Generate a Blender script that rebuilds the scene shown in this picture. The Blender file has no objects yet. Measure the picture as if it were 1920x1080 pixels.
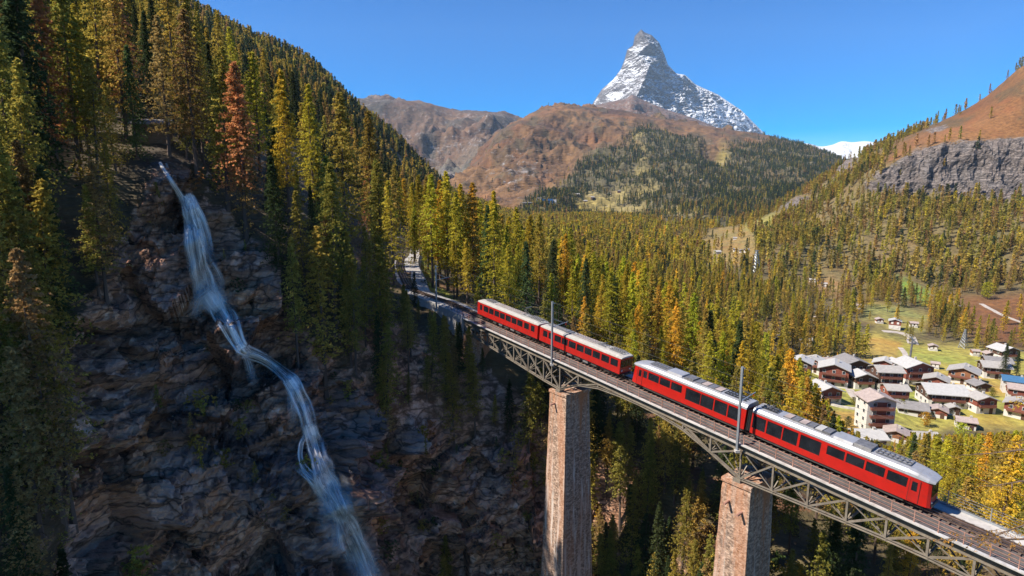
import bpy, math, random, colorsys
import numpy as np
from mathutils import Vector, Matrix, Euler
from mathutils.bvhtree import BVHTree

random.seed(7)
RNG = np.random.default_rng(11)
scene = bpy.context.scene
COL = scene.collection

# ------------------------------------------------------------------ camera
FPX = 1100.0                      # focal length in pixels of a 1920 px wide picture
PITCH = math.radians(9.5)
cam_data = bpy.data.cameras.new('camera')
cam_data.sensor_width = 36.0
cam_data.lens = FPX / 1920.0 * 36.0
cam_data.clip_start = 0.5
cam_data.clip_end = 60000.0
cam = bpy.data.objects.new('camera', cam_data)
cam.rotation_euler = (math.radians(90) - PITCH, 0, 0)
COL.objects.link(cam)
scene.camera = cam

# ------------------------------------------------------------------ sky, sun, exposure
SUN_EL, SUN_AZ = math.radians(48), math.radians(-104)       # azimuth clockwise from +Y
world = bpy.data.worlds.new('World')
scene.world = world
world.use_nodes = True
wn = world.node_tree.nodes
wl = world.node_tree.links
wn.clear()
sky = wn.new('ShaderNodeTexSky')
sky.sky_type = 'NISHITA'
sky.sun_disc = False
sky.sun_elevation = SUN_EL
sky.sun_rotation = SUN_AZ % (2 * math.pi)
sky.altitude = 2600
sky.air_density = 1.0
sky.dust_density = 0.0
sky.ozone_density = 4.0
bg = wn.new('ShaderNodeBackground')
bg.inputs['Strength'].default_value = 0.085
wo = wn.new('ShaderNodeOutputWorld')
hs = wn.new('ShaderNodeHueSaturation')
hs.inputs['Saturation'].default_value = 1.75
hs.inputs['Hue'].default_value = 0.508
hs.inputs['Value'].default_value = 1.0
wl.new(sky.outputs[0], hs.inputs['Color'])
wl.new(hs.outputs[0], bg.inputs['Color'])
wl.new(bg.outputs[0], wo.inputs['Surface'])
sun_data = bpy.data.lights.new('sun', 'SUN')
sun_data.energy = 4.8
sun_data.angle = math.radians(0.5)
sun_data.color = (1.0, 0.91, 0.78)
sun = bpy.data.objects.new('sun', sun_data)
sun_dir = Vector((math.sin(SUN_AZ) * math.cos(SUN_EL), math.cos(SUN_AZ) * math.cos(SUN_EL), math.sin(SUN_EL)))
sun.rotation_euler = sun_dir.to_track_quat('Z', 'Y').to_euler()
sun.location = sun_dir * 300
COL.objects.link(sun)
scene.view_settings.view_transform = 'Standard'
scene.view_settings.look = 'None'
scene.view_settings.exposure = 1.1
scene.view_settings.gamma = 1.0
scene.render.engine = 'CYCLES'
cy = scene.cycles
cy.use_denoising = True
cy.max_bounces = 4
cy.diffuse_bounces = 2
cy.glossy_bounces = 2
cy.transmission_bounces = 2
cy.transparent_max_bounces = 10
cy.volume_bounces = 0
cy.sample_clamp_indirect = 4.0

# ------------------------------------------------------------------ projection helpers (camera stands at the origin)
CP, SP = math.cos(PITCH), math.sin(PITCH)


def at(px, py, Y):
    u = (px - 960.0) / FPX
    v = (540.0 - py) / FPX
    ry = CP + v * SP
    rz = -SP + v * CP
    return np.stack(np.broadcast_arrays(u * Y / ry, Y + 0 * ry, rz * Y / ry), axis=-1)


def project(P):
    P = np.asarray(P, float)
    d = P[..., 1] * CP - P[..., 2] * SP
    up = P[..., 1] * SP + P[..., 2] * CP
    return 960 + FPX * P[..., 0] / d, 540 - FPX * up / d, d


# ------------------------------------------------------------------ numeric helpers
_pr = np.random.default_rng(5)
_PERM = _pr.permutation(4096).astype(np.int32)
_GRAD = _pr.uniform(-1, 1, (4096, 3)).astype(np.float32)


def vnoise(P, seed=0):
    """smooth gradient noise, about [-1, 1]"""
    P = np.asarray(P, np.float32)
    F = np.floor(P)
    f = P - F
    w = f * f * f * (f * (f * 6 - 15) + 10)
    I = F.astype(np.int32)
    out = np.zeros(P.shape[:-1], np.float32)
    fx, fy, fz = f[..., 0], f[..., 1], f[..., 2]
    wx, wy, wz = w[..., 0], w[..., 1], w[..., 2]
    for dx in (0, 1):
        hx = _PERM[(I[..., 0] + dx + seed * 131) & 4095]
        for dy in (0, 1):
            hy = _PERM[(hx + I[..., 1] + dy) & 4095]
            wxy = (wx if dx else 1 - wx) * (wy if dy else 1 - wy)
            for dz in (0, 1):
                g = _GRAD[_PERM[(hy + I[..., 2] + dz) & 4095]]
                out += wxy * (wz if dz else 1 - wz) * (g[..., 0] * (fx - dx) + g[..., 1] * (fy - dy) + g[..., 2] * (fz - dz))
    return out * 1.5


def fbm(P, oct=4, seed=0, gain=0.5, ridged=False):
    a, s, t = 1.0, 0.0, 0.0
    P = np.asarray(P, float)
    for o in range(oct):
        n = vnoise(P, seed + o)
        if ridged:
            n = 1 - 2 * np.abs(n)
        s = s + a * n
        t += a
        a *= gain
        P = P * 2.03 + 17.3
    return s / t


def fbm_m(mask, P, *a):
    out = np.zeros(mask.shape, np.float32)
    if mask.any():
        out[mask] = fbm(P[mask], *a)
    return out


def facets(P, seed, tilt=0.5):
    """blocky relief: each random cell is a tilted plane; returns offset in cell units"""
    P = np.asarray(P, np.float32)
    I = np.floor(P).astype(np.int32)
    best = np.full(P.shape[:-1], 1e9, np.float32)
    val = np.zeros(P.shape[:-1], np.float32)
    for dx in (-1, 0, 1):
        for dy in (-1, 0, 1):
            for dz in (-1, 0, 1):
                J = I + np.array([dx, dy, dz], np.int32)
                h = _PERM[(_PERM[(_PERM[(J[..., 0] + seed * 77) & 4095] + J[..., 1]) & 4095] + J[..., 2]) & 4095]
                c = J + 0.5 + 0.48 * _GRAD[h]
                v = P - c
                d = (v * v).sum(-1)
                g = _GRAD[(h + 1111) & 4095]
                o = (v * g).sum(-1) * tilt + 0.5 * _GRAD[(h + 2222) & 4095][..., 0]
                m = d < best
                val = np.where(m, o, val)
                best = np.where(m, d, best)
    return val


def smooth(a, b, x):
    t = np.clip((x - a) / (b - a), 0, 1)
    return t * t * (3 - 2 * t)


def pchip(x, y, xi):
    """monotone cubic through y[k] at x[k]; y may have trailing axes"""
    x = np.asarray(x, float)
    y = np.asarray(y, float)
    h = np.diff(x)
    sh = (len(h),) + (1,) * (y.ndim - 1)
    hh = h.reshape(sh)
    d = np.diff(y, axis=0) / hh
    m = np.zeros_like(y)
    m[1:-1] = np.where(d[:-1] * d[1:] > 0, 2 * d[:-1] * d[1:] / (d[:-1] + d[1:] + 1e-12), 0)
    m[0], m[-1] = d[0], d[-1]
    k = np.clip(np.searchsorted(x, xi) - 1, 0, len(x) - 2)
    t = ((xi - x[k]) / h[k]).reshape((-1,) + (1,) * (y.ndim - 1))
    hk = h[k].reshape(t.shape)
    return ((2 * t ** 3 - 3 * t ** 2 + 1) * y[k] + (t ** 3 - 2 * t ** 2 + t) * hk * m[k]
            + (-2 * t ** 3 + 3 * t ** 2) * y[k + 1] + (t ** 3 - t ** 2) * hk * m[k + 1])


def in_poly(px, py, poly):
    inside = np.zeros(np.shape(px), bool)
    n = len(poly)
    for i in range(n):
        x1, y1 = poly[i]
        x2, y2 = poly[(i + 1) % n]
        c = ((y1 > py) != (y2 > py)) & (px < (x2 - x1) * (py - y1) / (y2 - y1 + 1e-12) + x1)
        inside ^= c
    return inside


def poly_dist(px, py, pts):
    """distance in pixels to a polyline"""
    best = np.full(np.shape(px), 1e9)
    for (x1, y1), (x2, y2) in zip(pts[:-1], pts[1:]):
        dx, dy = x2 - x1, y2 - y1
        t = np.clip(((px - x1) * dx + (py - y1) * dy) / (dx * dx + dy * dy), 0, 1)
        best = np.minimum(best, np.hypot(px - x1 - t * dx, py - y1 - t * dy))
    return best


def soft_poly(px, py, poly, soft):
    ins = in_poly(px, py, poly)
    d = poly_dist(px, py, list(poly) + [poly[0]])
    return np.clip(0.5 + np.where(ins, d, -d) / (2 * soft), 0, 1)


# ------------------------------------------------------------------ scene-graph helpers
def link(o, parent=None):
    COL.objects.link(o)
    if parent is not None:
        o.parent = parent
    return o


def tag(o, label=None, cat=None, group=None, kind=None):
    if label:
        o['label'] = label
    if cat:
        o['category'] = cat
    if group:
        o['group'] = group
    if kind:
        o['kind'] = kind
    return o


def empty(name, loc=(0, 0, 0), rot=None, parent=None):
    o = bpy.data.objects.new(name, None)
    o.empty_display_size = 0.3
    o.location = loc
    if rot is not None:
        o.rotation_euler = rot
    return link(o, parent)


def obj(name, mesh, parent=None, loc=None):
    o = bpy.data.objects.new(name, mesh)
    if loc is not None:
        o.location = loc
    return link(o, parent)


def mesh_np(name, V, F, mat, smooth_shade=False, attrs=None):
    me = bpy.data.meshes.new(name)
    V = np.asarray(V, np.float32).reshape(-1, 3)
    F = np.asarray(F, np.int32)
    n, k = F.shape
    me.vertices.add(len(V))
    me.vertices.foreach_set('co', V.ravel())
    me.loops.add(n * k)
    me.loops.foreach_set('vertex_index', F.ravel())
    me.polygons.add(n)
    me.polygons.foreach_set('loop_start', np.arange(0, n * k, k, dtype=np.int32))
    me.polygons.foreach_set('use_smooth', np.full(n, bool(smooth_shade)) if np.ndim(smooth_shade) == 0 else np.asarray(smooth_shade, bool))
    for an, arr in (attrs or {}).items():
        arr = np.asarray(arr, np.float32)
        if arr.ndim == 1:
            a = me.attributes.new(an, 'FLOAT', 'POINT')
            a.data.foreach_set('value', arr)
        else:
            a = me.attributes.new(an, 'FLOAT_COLOR', 'POINT')
            a.data.foreach_set('color', np.concatenate([arr[:, :3], np.ones((len(arr), 1), np.float32)], 1).ravel())
    me.update(calc_edges=True)
    me.validate()
    if mat:
        me.materials.append(mat)
    return me


class MB:
    """collects simple solids and links them as one mesh"""

    def __init__(self):
        self.v, self.f = [], []

    def add(self, vs, fs):
        b = len(self.v)
        self.v.extend([tuple(map(float, p)) for p in vs])
        self.f.extend([tuple(i + b for i in q) for q in fs])
        return self

    def box(self, c, s, M=None):
        hx, hy, hz = s[0] / 2, s[1] / 2, s[2] / 2
        vs = []
        for x, y, z in ((-1, -1, -1), (1, -1, -1), (1, 1, -1), (-1, 1, -1), (-1, -1, 1), (1, -1, 1), (1, 1, 1), (-1, 1, 1)):
            p = Vector((x * hx, y * hy, z * hz))
            if M is not None:
                p = M @ p
            vs.append((p[0] + c[0], p[1] + c[1], p[2] + c[2]))
        return self.add(vs, [(0, 3, 2, 1), (4, 5, 6, 7), (0, 1, 5, 4), (1, 2, 6, 5), (2, 3, 7, 6), (3, 0, 4, 7)])

    def bar(self, a, b, w, h, up=(0, 0, 1)):
        a, b = Vector(a), Vector(b)
        d = (b - a).normalized()
        u = Vector(up)
        s = d.cross(u)
        if s.length < 1e-4:
            s = d.cross(Vector((0, 1, 0)))
        s.normalize()
        u = s.cross(d).normalized()
        s, u = s * w / 2, u * h / 2
        vs = [a - s - u, a + s - u, a + s + u, a - s + u, b - s - u, b + s - u, b + s + u, b - s + u]
        return self.add(vs, [(0, 1, 2, 3), (4, 7, 6, 5), (0, 4, 5, 1), (1, 5, 6, 2), (2, 6, 7, 3), (3, 7, 4, 0)])

    def ibar(self, a, b, w, h, t=0.04, up=(0, 0, 1)):
        """I-section: two flanges and a web"""
        a, b, u = Vector(a), Vector(b), Vector(up)
        o = u * (h / 2 - t / 2)
        self.bar(a + o, b + o, w, t, up)
        self.bar(a - o, b - o, w, t, up)
        return self.bar(a, b, t * 1.2, h - 2 * t, up)

    def tube(self, pts, r, n=6, caps=True):
        pts = [Vector(p) for p in pts]
        rs = r if hasattr(r, '__len__') else [r] * len(pts)
        rings = []
        for i, p in enumerate(pts):
            d = (pts[min(i + 1, len(pts) - 1)] - pts[max(i - 1, 0)]).normalized()
            a = d.cross(Vector((0, 0, 1)))
            if a.length < 1e-3:
                a = d.cross(Vector((0, 1, 0)))
            a.normalize()
            c = d.cross(a)
            rings.append([p + (a * math.cos(2 * math.pi * k / n) + c * math.sin(2 * math.pi * k / n)) * rs[i] for k in range(n)])
        vs = [q for rg in rings for q in rg]
        fs = []
        for i in range(len(pts) - 1):
            for k in range(n):
                fs.append((i * n + k, i * n + (k + 1) % n, (i + 1) * n + (k + 1) % n, (i + 1) * n + k))
        if caps:
            fs.append(tuple(range(n - 1, -1, -1)))
            fs.append(tuple((len(pts) - 1) * n + k for k in range(n)))
        return self.add(vs, fs)

    def loft(self, secs, caps=True):
        n = len(secs[0])
        vs = [p for s in secs for p in s]
        fs = []
        for i in range(len(secs) - 1):
            for k in range(n):
                fs.append((i * n + k, i * n + (k + 1) % n, (i + 1) * n + (k + 1) % n, (i + 1) * n + k))
        if caps:
            fs.append(tuple(range(n - 1, -1, -1)))
            fs.append(tuple((len(secs) - 1) * n + k for k in range(n)))
        return self.add(vs, fs)

    def mesh(self, name, mat, smooth_shade=False):
        me = bpy.data.meshes.new(name)
        me.from_pydata(self.v, [], self.f)
        if smooth_shade:
            me.polygons.foreach_set('use_smooth', [True] * len(me.polygons))
        if mat:
            me.materials.append(mat)
        me.update()
        return me

    def build(self, name, mat, parent=None, loc=None, smooth_shade=False):
        return obj(name, self.mesh(name, mat, smooth_shade), parent, loc)


# ------------------------------------------------------------------ materials
def new_mat(name):
    m = bpy.data.materials.new(name)
    m.use_nodes = True
    nt = m.node_tree
    nt.nodes.clear()
    out = nt.nodes.new('ShaderNodeOutputMaterial')
    return m, nt, out


def N(nt, typ, **kw):
    n = nt.nodes.new('ShaderNode' + typ)
    for k, v in kw.items():
        setattr(n, k, v)
    return n


def setin(nt, node, name, v):
    s = node.inputs[name]
    if hasattr(v, 'is_output') or isinstance(v, bpy.types.NodeSocket):
        nt.links.new(v, s)
    else:
        s.default_value = v


def mixc(nt, fac, a, b, mode='MIX'):
    n = N(nt, 'Mix', data_type='RGBA', blend_type=mode)
    setin(nt, n, 0, fac)
    setin(nt, n, 6, a if not isinstance(a, tuple) else (*a, 1)[:4])
    setin(nt, n, 7, b if not isinstance(b, tuple) else (*b, 1)[:4])
    return n.outputs[2]


def math_n(nt, op, a, b=None, clamp=False):
    n = N(nt, 'Math', operation=op, use_clamp=clamp)
    setin(nt, n, 0, a)
    if b is not None:
        setin(nt, n, 1, b)
    return n.outputs[0]


def noise_n(nt, scale, detail=4, rough=0.55, vec=None, dist=0.0):
    n = N(nt, 'TexNoise')
    n.inputs['Scale'].default_value = scale
    n.inputs['Detail'].default_value = detail
    n.inputs['Roughness'].default_value = rough
    n.inputs['Distortion'].default_value = dist
    if vec is not None:
        nt.links.new(vec, n.inputs['Vector'])
    return n.outputs['Fac']


def ramp(nt, fac, stops):
    n = N(nt, 'ValToRGB')
    el = n.color_ramp.elements
    while len(el) < len(stops):
        el.new(0.5)
    for e, (p, c) in zip(el, stops):
        e.position = p
        e.color = (*c, 1) if len(c) == 3 else c
    nt.links.new(fac, n.inputs[0])
    return n.outputs[0]


def maprange(nt, v, a, b, c=0.0, d=1.0):
    n = N(nt, 'MapRange')
    n.clamp = True
    setin(nt, n, 0, v)
    for i, x in enumerate((a, b, c, d)):
        n.inputs[i + 1].default_value = x
    return n.outputs[0]


def bump(nt, h, strength, dist):
    n = N(nt, 'Bump')
    n.inputs['Strength'].default_value = strength
    n.inputs['Distance'].default_value = dist
    nt.links.new(h, n.inputs['Height'])
    return n.outputs[0]


def principled(nt, out, color, rough=0.6, metal=0.0, normal=None, spec=0.5):
    b = N(nt, 'BsdfPrincipled')
    setin(nt, b, 'Base Color', color if not isinstance(color, tuple) else (*color, 1)[:4])
    setin(nt, b, 'Roughness', rough)
    setin(nt, b, 'Metallic', metal)
    setin(nt, b, 'Specular IOR Level', spec)
    if normal is not None:
        nt.links.new(normal, b.inputs['Normal'])
    nt.links.new(b.outputs[0], out.inputs['Surface'])
    return b


def simple(name, color, rough=0.6, metal=0.0, var=0.25, scale=1.5, dirt=None, dirt_amt=0.5, spec=0.5, stretch=None):
    """base colour with worn, blotchy variation in object space"""
    m, nt, out = new_mat(name)
    tc = N(nt, 'TexCoord')
    vec = tc.outputs['Object']
    if stretch:
        mp = N(nt, 'Mapping')
        mp.inputs['Scale'].default_value = stretch
        nt.links.new(vec, mp.inputs['Vector'])
        vec = mp.outputs[0]
    n = noise_n(nt, scale, 6, 0.6, vec)
    lo = tuple(c * (1 - var) for c in color)
    hi = tuple(min(1, c * (1 + var)) for c in color)
    c = ramp(nt, n, [(0.3, lo), (0.7, hi)])
    if dirt:
        n2 = noise_n(nt, scale * 2.7, 8, 0.65, vec)
        c = mixc(nt, math_n(nt, 'MULTIPLY', maprange(nt, n2, 0.5, 0.68), dirt_amt), c, dirt)
    principled(nt, out, c, rough, metal, spec=spec)
    return m


M = {}
M['red'] = simple('train_red', (0.37, 0.011, 0.007), 0.30, var=0.12, scale=0.8, dirt=(0.16, 0.02, 0.015), dirt_amt=0.35)
M['red_old'] = simple('train_red_old', (0.33, 0.011, 0.008), 0.36, var=0.12, scale=0.8, dirt=(0.14, 0.02, 0.015), dirt_amt=0.4)
M['roof_silver'] = simple('roof_silver', (0.31, 0.32, 0.35), 0.35, 0.25, var=0.10, scale=1.0, dirt=(0.20, 0.19, 0.19), dirt_amt=0.5)
M['roof_cream'] = simple('roof_cream', (0.37, 0.355, 0.33), 0.5, 0.0, var=0.12, scale=1.2, dirt=(0.24, 0.21, 0.18), dirt_amt=0.6)
M['glass'] = simple('window_glass', (0.012, 0.014, 0.018), 0.07, var=0.5, scale=0.7, spec=0.6)
M['black'] = simple('black_gear', (0.018, 0.018, 0.02), 0.5, var=0.4, scale=3)
M['gear_grey'] = simple('gear_grey', (0.16, 0.16, 0.17), 0.5, 0.3, var=0.4, scale=3, dirt=(0.06, 0.05, 0.04))
M['underframe'] = simple('underframe', (0.055, 0.052, 0.05), 0.6, 0.2, var=0.4, scale=2)
M['steel'] = simple('galvanised_steel', (0.33, 0.36, 0.40), 0.42, 0.55, var=0.15, scale=1.5)
M['truss'] = simple('truss_paint', (0.19, 0.165, 0.135), 0.55, 0.15, var=0.22, scale=0.7, dirt=(0.10, 0.055, 0.03), dirt_amt=0.55)
M['ledge'] = simple('deck_edge', (0.50, 0.49, 0.48), 0.5, 0.2, var=0.2, scale=0.6, dirt=(0.25, 0.2, 0.17), dirt_amt=0.5)
M['deck'] = simple('deck_plates', (0.11, 0.10, 0.10), 0.7, 0.2, var=0.35, scale=1.0, dirt=(0.07, 0.045, 0.03))
M['rail_rust'] = simple('railing_rust', (0.34, 0.19, 0.15), 0.65, 0.1, var=0.3, scale=1.2, dirt=(0.20, 0.07, 0.03), dirt_amt=0.6)
M['railhead'] = simple('rail_steel', (0.18, 0.13, 0.11), 0.4, 0.7, var=0.3, scale=2)
M['sleeper'] = simple('sleeper_wood', (0.10, 0.075, 0.06), 0.85, var=0.3, scale=4)
M['concrete'] = simple('concrete', (0.40, 0.38, 0.36), 0.85, var=0.2, scale=0.8, dirt=(0.22, 0.2, 0.18))
M['white_wall'] = simple('white_render', (0.56, 0.54, 0.51), 0.85, var=0.08, scale=0.4, dirt=(0.42, 0.39, 0.35), dirt_amt=0.4)
M['red_wood'] = simple('red_brown_timber', (0.20, 0.055, 0.035), 0.75, var=0.25, scale=0.6, stretch=(1, 1, 6), dirt=(0.10, 0.035, 0.02))
M['dark_wood'] = simple('dark_timber', (0.075, 0.035, 0.022), 0.8, var=0.3, scale=0.6, stretch=(1, 1, 6), dirt=(0.03, 0.018, 0.012))
M['honey_wood'] = simple('honey_timber', (0.24, 0.10, 0.045), 0.75, var=0.25, scale=0.6, stretch=(1, 1, 6), dirt=(0.12, 0.05, 0.02))
M['grey_wood'] = simple('weathered_timber', (0.17, 0.115, 0.08), 0.85, var=0.3, scale=0.6, stretch=(1, 1, 6))
M['shutter_red'] = simple('balcony_timber', (0.17, 0.06, 0.04), 0.75, var=0.2, scale=2)
M['slate_pale'] = simple('pale_slate', (0.31, 0.295, 0.28), 0.6, var=0.16, scale=0.9, dirt=(0.25, 0.23, 0.21), dirt_amt=0.5)
M['slate_white'] = simple('sunbleached_slate', (0.38, 0.375, 0.37), 0.55, var=0.12, scale=0.9, dirt=(0.30, 0.29, 0.29), dirt_amt=0.5)
M['slate_grey'] = simple('grey_slate', (0.20, 0.19, 0.19), 0.6, var=0.2, scale=0.9, dirt=(0.12, 0.11, 0.10), dirt_amt=0.5)
M['slate_pink'] = simple('brown_slate', (0.33, 0.27, 0.25), 0.6, var=0.2, scale=0.9, dirt=(0.2, 0.15, 0.13), dirt_amt=0.5)
M['roof_blue'] = simple('blue_metal_roof', (0.055, 0.15, 0.28), 0.45, 0.2, var=0.15, scale=0.9)
M['pane'] = simple('house_pane', (0.03, 0.04, 0.055), 0.12, var=0.4, scale=0.3, spec=0.6)
M['frame_white'] = simple('window_frame', (0.6, 0.58, 0.55), 0.7, var=0.1)
M['path'] = simple('path_gravel', (0.36, 0.32, 0.29), 0.9, var=0.25, scale=0.4)
M['asphalt'] = simple('asphalt', (0.10, 0.10, 0.11), 0.85, var=0.25, scale=0.4)
M['blue_facade'] = simple('blue_facade', (0.04, 0.13, 0.30), 0.35, var=0.2, scale=0.2)
M['car_white'] = simple('car_white', (0.6, 0.6, 0.62), 0.3, var=0.05)
M['car_dark'] = simple('car_dark', (0.04, 0.045, 0.06), 0.3, var=0.1)


def ballast_mat():
    m, nt, out = new_mat('ballast')
    tc = N(nt, 'TexCoord')
    v = N(nt, 'TexVoronoi')
    v.inputs['Scale'].default_value = 9
    nt.links.new(tc.outputs['Object'], v.inputs['Vector'])
    n = noise_n(nt, 0.35, 4, 0.6, tc.outputs['Object'])
    c = mixc(nt, 0.65, v.outputs['Color'], (0.5, 0.45, 0.42))
    hsv = N(nt, 'HueSaturation')
    hsv.inputs['Saturation'].default_value = 0.2
    hsv.inputs['Value'].default_value = 0.62
    nt.links.new(c, hsv.inputs['Color'])
    c = mixc(nt, maprange(nt, n, 0.4, 0.65, 0, 0.6), hsv.outputs[0], (0.22, 0.17, 0.14))
    principled(nt, out, c, 0.9, normal=bump(nt, v.outputs['Distance'], 0.8, 0.05))
    return m


M['ballast'] = ballast_mat()


def masonry_mat():
    """pier: brick-like stone courses above, streaked lime and rust below, warm light tinted into one side"""
    m, nt, out = new_mat('pier_masonry')
    tc = N(nt, 'TexCoord')
    ob = tc.outputs['Object']
    sep = N(nt, 'SeparateXYZ')
    nt.links.new(ob, sep.inputs[0])
    stretch = N(nt, 'Mapping')
    stretch.inputs['Scale'].default_value = (1, 1, 0.06)
    nt.links.new(ob, stretch.inputs['Vector'])
    streak = noise_n(nt, 1.6, 6, 0.6, stretch.outputs[0])
    streak2 = noise_n(nt, 0.75, 5, 0.6, stretch.outputs[0])
    blot = noise_n(nt, 0.5, 7, 0.65, ob)
    vor = N(nt, 'TexVoronoi')
    vor.inputs['Scale'].default_value = 3.0
    mp = N(nt, 'Mapping')
    mp.inputs['Scale'].default_value = (1, 1, 1.9)
    nt.links.new(ob, mp.inputs['Vector'])
    nt.links.new(mp.outputs[0], vor.inputs['Vector'])
    stone = ramp(nt, noise_n(nt, 2.2, 8, 0.7, ob), [(0.3, (0.11, 0.068, 0.048)), (0.5, (0.30, 0.20, 0.145)), (0.7, (0.46, 0.35, 0.28))])
    tv_ = N(nt, 'SeparateColor')
    nt.links.new(vor.outputs['Color'], tv_.inputs[0])
    cc_ = N(nt, 'CombineColor')
    for k_ in range(3):
        nt.links.new(tv_.outputs[0], cc_.inputs[k_])
    stone = mixc(nt, 0.45, stone, cc_.outputs[0], 'OVERLAY')
    lime = maprange(nt, streak, 0.5, 0.62)
    zfac = maprange(nt, sep.outputs['Z'], -13, -9, 1.0, 0.3)
    c = mixc(nt, math_n(nt, 'MULTIPLY', lime, zfac), stone, (0.52, 0.46, 0.41))
    rust = math_n(nt, 'MULTIPLY', maprange(nt, streak2, 0.44, 0.54), maprange(nt, sep.outputs['Z'], -34, -1, 0.25, 1.0))
    gn_ = N(nt, 'NewGeometry')
    dp_ = N(nt, 'VectorMath', operation='DOT_PRODUCT')
    nt.links.new(gn_.outputs['True Normal'], dp_.inputs[0])
    dp_.inputs[1].default_value = (0.6288, -0.7776, 0)
    rust = math_n(nt, 'MULTIPLY', rust, maprange(nt, dp_.outputs['Value'], 0.0, 0.5, 0.55, 1.0))  # one face more orange: rust, plus warm bounced light put into the colour
    c = mixc(nt, math_n(nt, 'MULTIPLY', rust, 0.85), c, (0.40, 0.150, 0.055))
    c = mixc(nt, maprange(nt, blot, 0.6, 0.72, 0, 0.6), c, (0.09, 0.075, 0.07))
    principled(nt, out, c, 0.9, normal=bump(nt, noise_n(nt, 3.0, 8, 0.7, ob), 0.9, 0.15))
    return m


M['masonry'] = masonry_mat()


def terrain_mat(name, rock_scale=1.0, fine=1.0, grey=0.0):
    """land cover (vertex attribute) broken up with procedural relief; 'rocky' turns it to bare rock, 'wet' makes it dark and glossy"""
    m, nt, out = new_mat(name)
    geo = N(nt, 'NewGeometry')
    pos = geo.outputs['Position']
    cov = N(nt, 'Attribute', attribute_name='cover')
    rk = N(nt, 'Attribute', attribute_name='rocky')
    wt = N(nt, 'Attribute', attribute_name='wet')
    rs = rock_scale
    n1 = noise_n(nt, 0.10 * rs, 4, 0.62, pos, 0.6)
    n2 = noise_n(nt, 0.55 * rs, 5, 0.68, pos, 0.3)
    n3 = noise_n(nt, 0.045 * rs, 2, 0.55, pos, 0.4)
    dia = N(nt, 'Mapping')
    dia.inputs['Rotation'].default_value = (0.5, 0.9, 0.35)
    dia.inputs['Scale'].default_value = (0.35, 0.35, 2.2)
    nt.links.new(pos, dia.inputs['Vector'])
    n4 = noise_n(nt, 0.35 * rs, 4, 0.65, dia.outputs[0], 0.8)
    rock = ramp(nt, n2, [(0.30, (0.08, 0.042, 0.028)), (0.45, (0.31, 0.155, 0.090)), (0.57, (0.50, 0.27, 0.16)), (0.72, (0.68, 0.47, 0.35))])
    rock = mixc(nt, maprange(nt, n1, 0.50, 0.66, 0, 0.75), rock, (0.50, 0.21, 0.075))          # ochre stains
    rock = mixc(nt, maprange(nt, n3, 0.50, 0.64, 0, 0.6), rock, (0.36, 0.265, 0.235))          # grey faces
    rock = mixc(nt, maprange(nt, n4, 0.56, 0.70, 0, 0.7), rock, (0.045, 0.032, 0.032))           # dark seams
    n5 = noise_n(nt, 1.1 * rs, 3, 0.7, pos, 0.5)
    lich = math_n(nt, 'MULTIPLY', maprange(nt, n5, 0.60, 0.68), maprange(nt, n1, 0.42, 0.30))
    rock = mixc(nt, math_n(nt, 'MULTIPLY', lich, 0.8), rock, (0.62, 0.54, 0.48))                # pale lichen
    warp = N(nt, 'VectorMath', operation='ADD')
    nz = N(nt, 'TexNoise')
    nz.inputs['Scale'].default_value = 0.25 * rs
    nz.inputs['Detail'].default_value = 3
    nt.links.new(pos, nz.inputs['Vector'])
    sc_ = N(nt, 'VectorMath', operation='SCALE')
    sc_.inputs['Scale'].default_value = 5.0 / rs
    nt.links.new(nz.outputs['Color'], sc_.inputs[0])
    nt.links.new(dia.outputs[0], warp.inputs[0])
    nt.links.new(sc_.outputs[0], warp.inputs[1])
    vc = N(nt, 'TexVoronoi', feature='DISTANCE_TO_EDGE')
    vc.inputs['Scale'].default_value = 0.30 * rs
    nt.links.new(warp.outputs[0], vc.inputs['Vector'])
    vb = N(nt, 'TexVoronoi')
    vb.inputs['Scale'].default_value = 0.30 * rs
    nt.links.new(warp.outputs[0], vb.inputs['Vector'])
    tone = N(nt, 'SeparateColor')
    nt.links.new(vb.outputs['Color'], tone.inputs[0])
    tv = maprange(nt, tone.outputs[0], 0, 1, 0.55, 1.55)
    tcol = N(nt, 'CombineColor')
    for k_ in range(3):
        nt.links.new(tv, tcol.inputs[k_])
    rock = mixc(nt, 0.8, rock, mixc(nt, 1.0, rock, tcol.outputs[0], 'MULTIPLY'))
    crack = maprange(nt, vc.outputs['Distance'], 0.0, 0.09, 1.0, 0.0)
    rock = mixc(nt, math_n(nt, 'MULTIPLY', crack, 0.8), rock, (0.014, 0.010, 0.010))
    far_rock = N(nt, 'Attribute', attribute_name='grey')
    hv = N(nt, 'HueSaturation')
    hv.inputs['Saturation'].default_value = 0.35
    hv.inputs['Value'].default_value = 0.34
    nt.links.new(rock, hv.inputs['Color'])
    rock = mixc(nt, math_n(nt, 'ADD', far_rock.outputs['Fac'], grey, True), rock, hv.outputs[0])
    g1 = noise_n(nt, 0.25 * fine, 4, 0.65, pos)
    g2 = noise_n(nt, 0.03 * fine, 2, 0.6, pos)
    soil = mixc(nt, maprange(nt, g1, 0.35, 0.65), mixc(nt, 1.0, cov.outputs['Color'], (0.55, 0.52, 0.5), 'MULTIPLY'), mixc(nt, 1.0, cov.outputs['Color'], (1.3, 1.25, 1.2), 'MULTIPLY'))
    soil = mixc(nt, maprange(nt, g2, 0.52, 0.66, 0, 0.35), soil, mixc(nt, 1.0, cov.outputs['Color'], (1.25, 0.8, 0.6), 'MULTIPLY'))
    rm = math_n(nt, 'ADD', rk.outputs['Fac'], math_n(nt, 'MULTIPLY', math_n(nt, 'SUBTRACT', n2, 0.5), 1.6))
    col = mixc(nt, maprange(nt, rm, 0.35, 0.60), soil, rock)
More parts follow.
